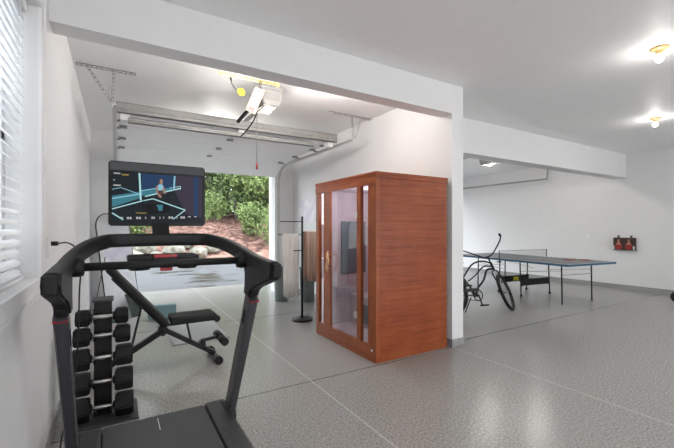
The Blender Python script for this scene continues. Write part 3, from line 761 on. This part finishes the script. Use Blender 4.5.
# ------------------------------------------------------------------ dumbbell tower
rk = empty('dumbbell_rack', 'black upright dumbbell tower on a grey base plate behind the treadmill', 'dumbbell rack', (-.08, 3.14, 0))
m = MB(); m.box((-.20, -.16, 0), (.22, .18, .012), .003); m.build('base_plate', M['belt'], rk)
m = MB(); m.box((-.055, .0, .012), (.055, .09, .83), .004); m.build('column', M['bmetal'], rk)
m = MB(); m.box((-.065, -.012, .83), (.065, .15, .845), .004); m.box((-.055, .09, .012), (.055, .095, .83)); m.build('top_cap', M['belt'], rk)
RZ = [.735, .605, .450, .280, .100]
SZ = [(.068, .082), (.075, .095), (.085, .108), (.089, .112), (.092, .115)]
ddl = ['smallest hex dumbbell at the top of the tower', 'second hex dumbbell from the top of the tower', 'middle hex dumbbell of the tower', 'hex dumbbell just above the lowest one on the tower', 'largest hex dumbbell at the bottom of the tower']
for i, z in enumerate(RZ):
    R, hl = SZ[i]
    # cradle arms
    for s in (-1, 1):
        m = MB(); m.bar((s*.045, 0, z-.035), (s*.045, -.10, z-.025), .02, .012); m.bar((s*.045, -.10, z-.03), (s*.045, -.11, z-.005), .02, .01)
        m.build('cradle', M['bmetal'], rk)
    e = empty('dumbbell', 'black rubber '+ddl[i], 'dumbbell', (-.08, 3.14-.065, z), math.radians(-3+1.5*(i % 3)), 'dumbbells on the tower')
    half = .075
    m = MB()
    pts = [(-half, 0, 0), (-.04, 0, 0), (0, 0, 0), (.04, 0, 0), (half, 0, 0)]
    m.tube(pts, [.011, .014, .0165, .014, .011], 14); m.build('handle', M['chrome'], e)
    for s in (-1, 1):
        m = MB(); hexp = [(R*math.cos(math.radians(60*k)), R*.92*math.sin(math.radians(60*k))) for k in range(6)]
        m.prism(hexp, (s*hl, 0, 0), (s*half, 0, 0), (0, 1, 0), (0, 0, 1), .009)
        m.cyl((s*(half-.012), 0, 0), (s*half, 0, 0), .028, 16)
        m.build('head', M['rubber'], e)

# ------------------------------------------------------------------ leaning mirror
mr = empty('leaning_mirror', 'tall round-topped mirror with thin black frame leaning in the left corner', 'mirror', (-.10, 6.14, 0))
u = V((.38, .33, 0)); Wm = u.length*1.12; u.normalize(); upv = V((-.175, .20, 1.57)); Hm = upv.length; upn = upv.normalized(); nn = u.cross(upn).normalized()
R3 = Matrix((u, nn, upn)).transposed().to_4x4()
r_ = .20; outl = [(0, 0), (Wm, 0)]
for k in range(9): a = math.radians(90*k/8); outl.append((Wm-r_+r_*math.cos(a), Hm-r_+r_*math.sin(a)))
for k in range(9): a = math.radians(90+90*k/8); outl.append((r_+r_*math.cos(a), Hm-r_+r_*math.sin(a)))
m = MB(); m.prism(outl, (0, .012, 0), (0, 0, 0), (1, 0, 0), (0, 0, 1)); m.build('mirror_glass', M['mirror'], mr, R3)
m = MB(); P = [V((x, .006, z)) for x, z in outl]; m.tube(P+[P[0]], .009, 8, cap=False); m.build('frame', M['bmetal'], mr, R3)
m = MB(); m.cyl((-.03, .03, .95), (-.20, .10, 0.01), .006, 8); m.build('prop', M['bmetal'], mr)

# ------------------------------------------------------------------ weight bench
be = empty('weight_bench', 'black adjustable weight bench with raised backrest and foam leg rollers', 'bench', (-.15, 3.95, 0))
def pad(m, s0, z0, s1, z1, w, th):
    a = V((s0, 0, z0)); b = V((s1, 0, z1)); m.bar(a, b, w, th, up=(0, 0, 1), bev=min(.022, th*.42)); return m
BP = {}
pad(MB(), .575, .425, .085, 1.00, .25, .06).build('backrest', M['rubber'], be)
pad(MB(), .60, .462, 1.02, .462, .27, .075).build('seat', M['rubber'], be)
m = MB(); m.bar((.55, 0, .395), (.12, 0, .90), .05, .025, bev=.004); m.build('backrest_frame', M['bmetal'], be)
m = MB(); m.bar((.58, 0, .41), (.98, 0, .415), .05, .02, bev=.004); m.build('seat_frame', M['bmetal'], be)
m = MB(); m.bar((.0, 0, .045), (.56, 0, .37), .055, .05, bev=.006); m.build('rear_leg', M['bmetal'], be)
m = MB(); m.bar((.53, 0, .385), (1.03, 0, .06), .055, .045, bev=.006); m.build('front_leg', M['bmetal'], be)
m = MB(); m.bar((.0, -.25, .032), (.0, .25, .032), .05, .045, bev=.008); m.build('rear_foot', M['bmetal'], be)
m = MB(); m.bar((1.03, -.15, .045), (1.03, .17, .045), .04, .035, bev=.008); fo = m.build('front_foot', M['bmetal'], be)
for s in (-1, 1): MB().cyl((1.03, s*.16-.01, .040), (1.03, s*.205-.01, .040), .040, 16).build('rubber_end', M['rubber'], fo)
m = MB(); m.bar((.36, .0, .63), (.26, .0, .17), .02, .02, bev=.003); m.build('backrest_prop', M['bmetal'], be)
m = MB(); m.bar((.76, .0, .41), (.80, .0, .22), .03, .02, bev=.003); m.cyl((.80, -.05, .22), (.80, .05, .22), .016); m.build('seat_prop', M['bmetal'], be)
m = MB(); m.cyl((.54, -.07, .375), (.54, .07, .375), .042, 16); m.cyl((.53, -.09, .36), (.53, -.13, .36), .022, 12); m.build('pivot', M['bmetal'], be)
m = MB(); m.bar((.92, 0, .12), (.92, 0, .22), .04, .04, bev=.004); m.bar((.90, 0, .21), (1.08, 0, .225), .028, .028, bev=.004); m.cyl((1.08, -.22, .225), (1.08, .1, .225), .010, 10)
m.cyl((.91, -.05, .19), (.91, .05, .19), .022, 10); m.cyl((.95, -.06, .12), (.95, .06, .12), .018, 10); rb = m.build('roller_bar', M['bmetal'], be)
for a_, b_ in ((-.24, -.08), (-.03, .12)): MB().cyl((1.08, a_, .225), (1.08, b_, .225), .038, 18).build('foam_roller', M['rubber'], rb)
MB().cyl((1.03, -.13, .44), (1.03, .13, .44), .032, 18).build('foam_roller', M['rubber'], be)

# floor things in the left bay
o = MB().prism([(.56, 4.60), (1.22, 4.60), (1.20, 5.63), (.58, 5.78)], (0, 0, .012), bev=.004).build('floor_mat', M['mat'])
tag(o, 'thin grey exercise mat lying on the floor under the weight bench seat', 'mat')
me_ = o.data
o = MB().box((-.19, -.075, 0), (.19, .075, .19), .008).build('foam_block', M['teal']); o.location = (.60, 6.17, 0); o.rotation_euler = (0, 0, .08)
tag(o, 'teal foam block standing on the floor behind the weight bench', 'foam block')

# bins
def bin_(x, y, label):
    e = empty('trash_bin', label, 'bin', (x, y, 0), 0, 'bins by the garage opening')
    MB().lathe((0, 0, 0), [(.118, 0), (.122, .01), (.145, .60), (.150, .605)], 28).build('body', M['bin'], e)
    MB().lathe((0, 0, .605), [(.155, 0), (.157, .02), (.14, .035), (.02, .042)], 28).build('lid', M['bin'], e)
bin_(2.66, 6.45, 'sage grey bin nearest the garage opening, beside the door jamb')
bin_(3.05, 6.15, 'sage grey bin behind the hanging towels')

# towel stand
ts = empty('towel_stand', 'black metal towel stand on a round base left of the sauna', 'towel stand', (2.36, 4.93, 0))
MB().lathe((0, 0, 0), [(.155, 0), (.158, .012), (.15, .030), (.03, .036)], 32).build('base', M['bmetal'], ts)
MB().cyl((0, 0, .03), (0, 0, 1.53), .016, 14).build('pole', M['bmetal'], ts)
ca = V((math.cos(TH), -math.sin(TH), 0))
MB().cyl((0, 0, 1.455), ca*-.33+V((0, 0, 1.455)), .007, 10).build('arm', M['bmetal'], ts)
MB().cyl((0, 0, 1.03), V((-.15, -.02, 1.03)), .007, 10).build('arm', M['bmetal'], ts)
ar = V((.93, .37, 0)); MB().cyl((0, 0, 1.30), ar*.42+V((0, 0, 1.30)), .007, 10).build('arm', M['bmetal'], ts)
al = V((-.45, .89, 0)).normalized(); MB().cyl((0, 0, 1.26), V((-.30, .20, 1.26)), .007, 10).build('arm', M['bmetal'], ts)
def towel(name, mtl, o, d, w, zt, zb1, zb2, label, folds):
    n = V((-d.y, d.x, 0)); prof = []; N = 48; m = MB(); rows = []
    path = [(-1, zb1), (-1, zb1+(zt-zb1)*.25), (-1, zb1+(zt-zb1)*.5), (-1, zb1+(zt-zb1)*.75), (-1, zt-.03), (-.6, zt-.008), (0, zt), (.6, zt-.008), (1, zt-.03), (1, zb2+(zt-zb2)*.75), (1, zb2+(zt-zb2)*.5), (1, zb2+(zt-zb2)*.25), (1, zb2)]
    for s_, z in path:
        row = []
        for i in range(N+1):
            t = i/N; amp = .010*min(1, (zt-z)/.3+.15)
            off = .012*s_+amp*math.sin(t*folds*2*PI+s_)*(1 if s_ else 0)+amp*.4*math.sin(t*folds*5.3+s_*2)
            sq = 1-.10*min(1, (zt-z)/.5)
            row.append(V(o)+d*((t-.5)*w*sq+w/2)+n*(off+.008*s_)+V((0, 0, z+.012*math.sin(t*7)*(s_ != 0)*(1 if z < zt-.4 else 0))))
        rows.append(row)
    vs = [p for r in rows for p in r]; fs = []
    for j in range(len(rows)-1):
        for i in range(N): fs.append((j*(N+1)+i, j*(N+1)+i+1, (j+1)*(N+1)+i+1, (j+1)*(N+1)+i))
    m.raw(vs, fs)
    for f in m.bm.faces: f.smooth = True
    ob = m.build(name, mtl); md = ob.modifiers.new('s', 'SOLIDIFY'); md.thickness = .006
    tag(ob, label, 'towel'); return ob
dl = V((-.30, .20, 0)).normalized()
towel('towel', M['towel'], V((2.36, 4.93, 0))+dl*.05, dl, .24, 1.275, .33, .36, 'white bath towel hanging on the left side of the towel stand', 3.2)
towel('towel', M['peach'], V((2.36, 4.93, 0))+ar*.04, ar, .36, 1.315, .55, .60, 'peach and tan striped towel hanging between towel stand and sauna', 2.6)
# art
a = empty('wall_picture', 'pale lavender unframed picture on the wall left of the sauna', 'picture', (DX0, 6.35, 1.71))
MB().box((-.022, -.55, -.225), (-.001, .58, .225), .004).build('canvas', M['art'], a)

# ------------------------------------------------------------------ table tennis table
tt = empty('table_tennis_table', 'folding table tennis table with dark top and blue edges in the right bay', 'table', (6.30, 3.20, 0), -math.radians(7))
TW, TL = 1.30, 2.70
for y0, y1 in ((0, TL/2-.004), (TL/2+.004, TL)):
    m = MB(); m.box((0, y0, .742), (TW, y1, .760), .003); tp = m.build('tabletop', M['ttop'], tt)
    m = MB()
    for a, b in (((-.004, y0), (.012, y1)), ((TW-.012, y0), (TW+.004, y1)), ((0, y0-.002), (TW, y0+.012)), ((0, y1-.012), (TW, y1+.002))):
        m.box((a[0], a[1], .725), (b[0], b[1], .757))
    m.build('blue_apron', M['tblue'], tp)
    m = MB()
    m.box((.004, y0+.004, .7602), (.024, y1-.004, .7612)); m.box((TW-.024, y0+.004, .7602), (TW-.004, y1-.004, .7612)); m.box((TW/2-.002, y0, .7602), (TW/2+.002, y1, .7612))
    ye = y0 if y0 == 0 else y1-.02; m.box((.004, ye, .7602), (TW-.004, ye+.02, .7612)); m.build('line_marking', M['line'], tp)
def legtube(m, x, y, dy=0.0, foot=None):
    m.tube(smooth_path([(x, y, .72), (x, y+dy*.2, .5), (x, y+dy*.6, .25), (x, y+dy, .012)], 4), .0125, 10); return m
for yb_, dy in ((.38, -.01), (TL-.38, .01)):
    for x in (.40, TW-.07): legtube(MB(), x, yb_, dy).build('leg', M['bmetal'], tt)
    MB().cyl((.40, yb_, .52), (TW-.07, yb_, .52), .006, 8).build('leg_stretcher', M['galv'], tt)
    for x in (.40, TW-.07):
        y2 = 1.22 if yb_ < 1 else TL-1.13
        MB().cyl((x, yb_, .60), (x, y2, .50), .005, 8).build('brace', M['galv'], tt)
for yb_ in (1.25, 1.74):
    for x in (.42, TW-.05):
        l = legtube(MB(), x, yb_, (.03 if yb_ > 1.3 else -.03)).build('leg', M['bmetal'], tt)
        dy = (.03 if yb_ > 1.3 else -.03)
        l2 = MB().cyl((x-.012, yb_+dy, .022), (x+.012, yb_+dy, .022), .022, 14).build('caster', M['rubber'], l)
    m = MB(); m.prism([(.43, .36), (.5, .345), (TW-.12, .345), (TW-.05, .36), (TW-.05, .20), (TW-.13, .215), (.5, .215), (.43, .20)], (0, .015, 0), (0, yb_-.03, 0), (1, 0, 0), (0, 0, 1), .004)
    p = m.build('storage_panel', M['black'], tt)
    if yb_ > 1.3:
        MB().box((.78, yb_-.040, .235), (.93, yb_-.031, .315), .002).build('yellow_label', M['yellow'], p)
nt = empty('table_net', 'low black net with posts clamped across the middle of the table', 'net', (6.30+TL/2*math.sin(math.radians(7)), 3.20+TL/2*math.cos(math.radians(7)), .7625), -math.radians(7))
for x in (-.03, TW+.03):
    m = MB(); m.cyl((x, 0, -.03), (x, 0, .155), .008, 10); m.box((x-.03, -.03, -.075), (x+.03, .03, -.05), .004) if x < 0 else m.box((x-.03, -.03, -.075), (x+.03, .03, -.05), .004); m.build('net_post', M['bmetal'], nt)
m = MB()
for k in range(75):
    x = -.03+k*(TW+.06)/74; m.box((x-.0007, -.0007, .01), (x+.0007, .0007, .150))
for k in range(8):
    z = .012+k*.0197; m.box((-.03, -.0007, z-.0007), (TW+.03, .0007, z+.0007))
m.build('mesh', M['net'], nt)
MB().box((-.03, -.003, .142), (TW+.03, .003, .153)).build('top_band', M['openerg'], nt)
def paddle(label, loc, rz):
    e = empty('table_tennis_paddle', label, 'paddle', loc, rz, 'paddles on the table')
    n = 24; ol = [(.075*math.sin(2*PI*k/n), .080*math.cos(2*PI*k/n)+.02) for k in range(n)]
    MB().prism(ol, (0, 0, .010)).build('blade', M['pred'], e)
    MB().box((-.013, -.14, 0), (.013, -.055, .02), .004).build('handle', M['phandle'], e)
def ttp(x, y): 
    a = -math.radians(7); return (6.30+x*math.cos(a)-y*math.sin(a), 3.20+x*math.sin(a)+y*math.cos(a), .7615)
paddle('red paddle on the near half of the table, nearer the net', ttp(.95, .62), 1.2)
paddle('red paddle on the near half of the table, nearer the right wall', ttp(1.15, .45), -1.9)
# wall paddle rack
pk = empty('paddle_rack', 'dark brown paddle case mounted on the far right wall', 'rack', (XR, 3.73, 1.03))
m = MB(); m.box((-.07, -.21, -.155), (-.001, .21, .115), .02); m.box((-.075, -.215, -.165), (-.001, .215, -.13), .006); m.build('case', M['brown'], pk)
for s in (-1, 1): MB().box((-.03, s*.12-.018, .10), (-.01, s*.12+.018, .165), .005).build('hanging_tab', M['brown'], pk)
for s, lb in ((-1, 'right of the two red paddles held in the wall case'), (1, 'left of the two red paddles held in the wall case')):
    e = empty('wall_paddle', lb, 'paddle', (XR-.082, 3.73+s*.095, .985), 0, 'paddles in the wall case')
    n = 24; ol = [(.068*math.sin(2*PI*k/n), .072*math.cos(2*PI*k/n)-.035) for k in range(n)]
    MB().prism(ol, (-.010, 0, 0), (0, 0, 0), (0, 1, 0), (0, 0, 1)).build('blade', M['pred'], e)
    MB().prism([(-.014, .12), (.014, .12), (.016, .06), (.05, .005), (-.05, .005), (-.016, .06)], (-.018, 0, 0), (.004, 0, 0), (0, 1, 0), (0, 0, 1), .003).build('handle', M['phandle'], e)
for s in (-1, 1):
    for k in range(2):
        o = MB().sph((0, 0, 0), .02).build('table_tennis_ball', M['ball']); o.location = (XR-.092, 3.73+s*.19, .90+.042*k)
        tag(o, 'white ball at the %s end of the wall case, %s of its pair' % ('right' if s < 0 else 'left', 'upper' if k else 'lower'), 'ball', 'balls in the wall case')

# black ball at right edge
o = MB().sph((0, 0, 0), .115, 28).build('exercise_ball', M['rubber']); o.location = (8.68, 2.51, .115)
tag(o, 'black round ball on the floor cut off by the right edge of the picture', 'ball')

# ------------------------------------------------------------------ bicycle
RC = V((4.47, 3.95, 0)); FC = V((5.56, 3.70, 0)); hd = math.atan2(FC.y-RC.y, FC.x-RC.x)
bk = empty('cruiser_bicycle', 'black cruiser bicycle on its kickstand beside the end of the dividing wall', 'bicycle', RC, hd)
bk.rotation_euler = (math.radians(-12), 0, hd)
WR = .315
def wheel(name, mtxs, parent):
    w = bpy.data.objects.new(name, None); 
    m = MB(); m.ring((0, 0, 0), WR-.024, .026, (0, 1, 0), 48, 10, (1, 1)); t = m.build(name, M['rubber'], parent, mtxs)
    bpy.data.objects.remove(w)
    m = MB(); m.ring((0, 0, 0), WR-.052, .011, (0, 1, 0), 48, 8, (1, 1.4)); m.build('rim', M['bmetal'], t, mtxs)
    m = MB()
    for k in range(28):
        a = 2*PI*k/28; s = 1 if k % 2 else -1; b = a+(.5 if (k//2) % 2 else -.5)
        m.tube([(.022*math.cos(b), s*.028, .022*math.sin(b)), ((WR-.055)*math.cos(a), 0, (WR-.055)*math.sin(a))], .0018, 4)
    m.cyl((0, -.045, 0), (0, .045, 0), .016, 12); m.build('spokes', M['openerg'], t, mtxs)
    return t
wheel('rear_wheel', Matrix.Translation((0, 0, WR)), bk)
WB = 1.09
# steering
HA = math.radians(68)
axd = V((-math.cos(HA), 0, math.sin(HA)))       # pointing up along the steerer
hub = V((WB, 0, WR)); head_lo = V((.80, 0, .62)); 
# head tube placed so that the axis passes slightly behind the hub
base = hub+V((-.05, 0, 0)); hlo = base+axd*.40; hhi = base+axd*.53
SA = math.radians(38)
ST = Matrix.Translation(base) @ Matrix.Rotation(SA, 4, axd) @ Matrix.Translation(-base)
fw = wheel('front_wheel', ST @ Matrix.Translation(hub), bk)
m = MB()
for s in (-1, 1):
    m.tube(smooth_path([hub+V((0, s*.05, 0)), hub+V((-.035, s*.048, .12)), hlo+V((-.0, s*.045, -.06)), hlo+V((0, s*.02, -.015))], 5), .011, 8)
m.cyl(hlo-axd*.02, hhi+axd*.10, .013, 12); m.build('fork', M['bmetal'], bk, ST)
m = MB(); top = hhi+axd*.10
for s in (-1, 1):
    m.tube(smooth_path([top, top+V((.03, s*.07, .02)), top+V((.03, s*.17, .10)), top+V((-.02, s*.28, .19)), top+V((-.14, s*.33, .22)), top+V((-.24, s*.345, .22))], 6), .011, 10)
hbk = m.build('handlebar', M['bmetal'], bk, ST)
for s in (-1, 1): MB().cyl(top+V((-.14, s*.33, .22)), top+V((-.26, s*.347, .22)), .017, 12).build('grip', M['rubber'], hbk, ST)
BB = V((.47, 0, .29)); st = V((.20, 0, .70))
m = MB()
m.tube(smooth_path([hhi-axd*.01, hhi+V((-.18, 0, .025)), hhi+V((-.38, 0, -.03)), V((.27, 0, .58)), V((.13, 0, .47)), V((.0, 0, WR+.01))], 6), .014, 10)
m.tube(smooth_path([hlo+axd*.01, hlo+V((-.14, 0, -.0)), V((.66, 0, .53)), V((.52, 0, .40)), BB], 6), .017, 10)
m.tube(smooth_path([hlo+axd*.05, hlo+V((-.20, 0, .055)), V((.5, 0, .60)), V((.36, 0, .52))], 6), .012, 10)
m.cyl(hlo, hhi, .02, 12); m.cyl(BB, st+V((-.03, 0, .02)), .015, 10)
for s in (-1, 1):
    m.tube([BB+V((0, s*.025, 0)), V((.2, s*.05, .30)), V((0, s*.055, WR))], .010, 8)
m.cyl(BB+V((0, -.04, 0)), BB+V((0, .04, 0)), .025, 12); m.build('frame', M['bmetal'], bk)
MB().ring(BB+V((0, -.05, 0)), .085, .010, (0, 1, 0), 32, 6, (1, .4)).build('chainring', M['bmetal'], bk)
m = MB(); m.bar(BB+V((.02, -.062, .09)), V((-.02, -.062, WR+.05)), .02, .05, bev=.008); m.bar(BB+V((.02, -.062, -.09)), V((0, -.062, WR-.05)), .01, .012); m.build('chain_guard', M['bmetal'], bk)
ca_ = math.radians(-70)
for s, a in ((-1, math.radians(-75)), (1, math.radians(105))):
    e0 = BB+V((0, s*.065, 0)); e1 = e0+V((.165*math.cos(a), 0, .165*math.sin(a)))
    cr = MB().bar(e0, e1, .012, .022, bev=.003).build('crank_arm', M['bmetal'], bk)
    MB().box(e1+V((-.045, 0, -.012)), e1+V((.045, s*.10, .012)), .004).build('pedal', M['rubber'], cr)
m = MB(); sp = st+V((-.035, 0, .09)); m.cyl(st+V((-.03, 0, .0)), sp, .012, 10); sd = m.build('seat_post', M['chrome'], bk)
m = MB(); m.prism([(-.13, -.11), (-.13, .11), (-.05, .12), (.04, .05), (.15, .025), (.15, -.025), (.04, -.05), (-.05, -.12)], (0, 0, .05), sp, bev=.02); m.build('saddle', M['rubber'], bk)
MB().tube([V((.40, .04, .26)), V((.33, .15, .02))], .009, 8).build('kickstand', M['bmetal'], bk)
m = MB()
for cx, s0, s1 in ((0, 20, 170),):
    pts = [V((cx+(WR+.02)*math.cos(math.radians(a)), 0, WR+(WR+.02)*math.sin(math.radians(a)))) for a in range(s0, s1, 10)]
    m.tube(pts, .028, 8, sc=(.25, 1)); m.build('rear_fender', M['bmetal'], bk)

# ------------------------------------------------------------------ outside
struct('floor_apron', MB().box((-3, LB+.0, -.12), (DX1+.5, LB+.32, -.004)), M['apron'])
struct('ground_driveway', MB().box((-12, LB+.32, -.3), (24, 14.6, -.02)), M['asphalt'])
m = MB(); nx, ny = 60, 50; X0, X1, Y0, Y1 = -22, 34, 14.6, 62
def gh(x, y):
    t = max(0, y-16.2); rise = 1.9*(1-math.exp(-t/4.5))*(.62+.38*math.tanh((x-1)/2.5)) + .045*t
    return rise+.10*math.sin(x*1.3+y*.7)*min(1, t/2)+.07*math.sin(x*2.9-y*1.7)*min(1, t/2)-.0
vs = []; fs = []
for j in range(ny+1):
    for i in range(nx+1):
        yy = Y0+(Y1-Y0)*(j/ny)**1.6; xx = X0+(X1-X0)*i/nx; vs.append((xx, yy, gh(xx, yy)+random.uniform(-.04, .04)*(j > 2)))
for j in range(ny):
    for i in range(nx): fs.append((j*(nx+1)+i, j*(nx+1)+i+1, (j+1)*(nx+1)+i+1, (j+1)*(nx+1)+i))
m.raw(vs, fs)
for f in m.bm.faces: f.smooth = True; f.material_index = 1 if f.calc_center_median().y > 16.6 else 0
m.build('ground_hillside', [M['dirt'], M['mulch']])['kind'] = 'structure'

def boulder(x, y, r, label):
    t = MB(); b = bmesh.new(); bmesh.ops.create_icosphere(b, subdivisions=2, radius=r)
    for v in b.verts:
        v.co *= random.uniform(.82, 1.1); v.co.z *= .7
    t._merge(b); o = t.build('boulder', M['rock']); o.location = (x, y, gh(x, y)+r*.45); tag(o, label, 'boulder', 'boulders along the foot of the slope')
bl_ = [(-.5, 16.1, .35), (.5, 16.3, .45), (1.4, 16.2, .38), (2.1, 16.6, .50), (3.0, 16.5, .40), (3.7, 16.9, .34), (1.0, 17.2, .5), (2.6, 17.5, .42), (-1.5, 16.4, .5), (1.8, 15.9, .22), (.0, 17.0, .42)]
for x, y, r in bl_: boulder(x, y, r, 'pale boulder in the row along the foot of the hillside')

def leaves(m, c, R, n, sz, flat=1.0):
    for _ in range(n):
        while True:
            p = V((random.uniform(-1, 1), random.uniform(-1, 1), random.uniform(-1, 1)))
            if .25 < p.length < 1: break
        p = V((p.x*R[0], p.y*R[1], p.z*R[2]))+c
        a = V((random.gauss(0, 1), random.gauss(0, 1), random.gauss(0, 1)*flat)).normalized(); b = a.orthogonal().normalized(); s = sz*random.uniform(.6, 1.3)
        b = Matrix.Rotation(random.uniform(0, 6.28), 3, a) @ b; d = a.cross(b)
        v = [m.bm.verts.new(p+b*s), m.bm.verts.new(p+d*s*.45), m.bm.verts.new(p-b*s), m.bm.verts.new(p-d*s*.45)]
        m.bm.faces.new(v)
def tree(kind, x, y, h, label, group):
    z0 = gh(x, y)-.05; e = empty(kind, label, 'tree', (x, y, z0), 0, group)
    tr = .10+h*.012
    lean = random.uniform(-.2, .2)
    m = MB(); path = [V((0, 0, -.1)), V((lean*.3, 0, h*.3)), V((lean*.7, .1, h*.65)), V((lean, 0, h))]; m.tube(path, [tr, tr*.8, tr*.5, tr*.1], 8)
    ends = []
    for k in range(9 if kind != 'pine_tree' else 14):
        t = random.uniform(.2, .92); a = random.uniform(0, 6.28); p = V((lean*t, 0, h*t)); ln_ = (1-t)*h*.3+.5
        q = p+V((math.cos(a)*ln_, math.sin(a)*ln_, (.5 if kind != 'pine_tree' else .0)*ln_)); m.tube([p, q], [tr*.3, tr*.08], 5); ends.append((q, ln_))
    m.build('trunk', M['bark'], e)
    m = MB()
    if kind == 'pine_tree':
        for k in range(11):
            t = .10+.88*k/10; R = (1-t)*h*.26+.35
            for j in range(6):
                a = j*1.05+k*.5+random.uniform(-.2, .2); leaves(m, V((lean*t+math.cos(a)*R*.6, math.sin(a)*R*.6, h*t-.1*R)), (R*.5, R*.5, .22+.1*R), 130, .15, .5)
        mt = M['leafa']
    else:
        for q, ln_ in ends: leaves(m, q, (.9, .9, .8), 330, .13)
        for k in range(8):
            t = .15+.8*k/7; leaves(m, V((random.uniform(-.8, .8), random.uniform(-.6, .6), h*t)), (1.2, 1.1, h*.11), 330, .13)
        mt = M['leafb'] if kind == 'broadleaf_tree' else M['leafc']
    m.build('crown', mt, e)
tl_ = [('pine_tree', 6.9, 24.5, 9), ('pine_tree', 9.6, 27, 11), ('olive_toned_tree', 4.6, 25, 9), ('broadleaf_tree', 8.4, 23.2, 6.5), ('pine_tree', 2.8, 29, 12), ('olive_toned_tree', 7.6, 30, 11),
       ('broadleaf_tree', 5.9, 28, 9), ('pine_tree', 12.3, 25.5, 10), ('broadleaf_tree', 11.2, 30, 9), ('pine_tree', .2, 25, 10), ('olive_toned_tree', -2.5, 27, 9), ('pine_tree', -5, 25, 11),
       ('pine_tree', 14.8, 30, 12), ('broadleaf_tree', 10.0, 22.5, 5.5), ('olive_toned_tree', 13.5, 35, 12), ('pine_tree', 5.2, 35, 13), ('pine_tree', 9.5, 37, 14), ('olive_toned_tree', 1.5, 34, 11), ('broadleaf_tree', 12.6, 22, 6), ('pine_tree', 17.5, 27, 11), ('olive_toned_tree', -8, 30, 10)]
desc = {'pine_tree': 'dark conifer on the hillside beyond the driveway', 'broadleaf_tree': 'fresh green leafy tree on the hillside beyond the driveway', 'olive_toned_tree': 'yellowish olive tree on the hillside beyond the driveway'}
for k, x, y, h in tl_: tree(k, x, y, h, desc[k], {'pine_tree': 'conifers on the hillside', 'broadleaf_tree': 'green trees on the hillside', 'olive_toned_tree': 'olive trees on the hillside'}[k])
def shrub(x, y, R, label):
    e = empty('green_shrub', label, 'shrub', (x, y, gh(x, y)), 0, 'shrubs on the slope')
    m = MB()
    for k in range(5): m.tube([V((0, 0, -.05)), V((random.uniform(-.5, .5)*R, random.uniform(-.5, .5)*R, R*1.2))], [.03, .012], 5)
    m.build('stems', M['bark'], e)
    m = MB()
    for k in range(6): leaves(m, V((random.uniform(-.5, .5)*R, random.uniform(-.5, .5)*R, R*random.uniform(.6, 1.7))), (R*.8, R*.8, R*.8), 300, .08)
    m.build('foliage', M['leafb'], e)
shrub(6.9, 17.2, .85, 'tall bright green shrub at the right edge of the garage opening')
shrub(6.0, 18.9, .75, 'green shrub up the slope left of the tall one')
shrub(8.2, 18.0, .9, 'green shrub hidden right of the garage opening')
shrub(4.9, 22.4, .8, 'green shrub on top of the red slope')
shrub(.6, 19.5, .8, 'green shrub above the boulders on the left')
m = MB()
for _ in range(5200):
    x = random.uniform(-3, 12); y = random.uniform(16.9, 23); z = gh(x, y)
    a = random.uniform(0, 6.28); l = random.uniform(.06, .28); d = V((math.cos(a), math.sin(a), random.uniform(-.1, .9))).normalized()*l
    n = V((-math.sin(a), math.cos(a), .2))*.012; p = V((x, y, z+.02))
    v = [m.bm.verts.new(q) for q in (p-n, p+n, p+d+n*.5, p+d-n*.5)]; m.bm.faces.new(v)
o = m.build('dry_brush', M['brush']); tag(o, 'reddish dry brush and cut branches covering the slope', 'brush'); o['kind'] = 'stuff'
# neighbouring wall seen through the window blind
struct('wall_neighbour', MB().box((-3.3, -6, -.3), (-3.1, 9, 5.0)), M['siding'])

# ------------------------------------------------------------------ daylight
wd = bpy.data.worlds.new('sky'); SC.world = wd; wd.use_nodes = True; nt_ = wd.node_tree
bg = nt_.nodes['Background']
tc = nt_.nodes.new('ShaderNodeTexCoord'); sp_ = nt_.nodes.new('ShaderNodeSeparateXYZ'); rp = nt_.nodes.new('ShaderNodeValToRGB')
nt_.links.new(tc.outputs['Generated'], sp_.inputs[0]); nt_.links.new(sp_.outputs[2], rp.inputs['Fac'])
rp.color_ramp.elements[0].position = 0; rp.color_ramp.elements[0].color = (.80, .84, .88, 1)
rp.color_ramp.elements[1].position = .8; rp.color_ramp.elements[1].color = (.86, .93, 1.0, 1)
nt_.links.new(rp.outputs['Color'], bg.inputs['Color']); bg.inputs['Strength'].default_value = 4.6

SC.view_settings.view_transform = 'Standard'; SC.view_settings.look = 'None'; SC.view_settings.gamma = 1
SC.view_settings.use_curve_mapping = False
SC.view_settings.exposure = 0.45
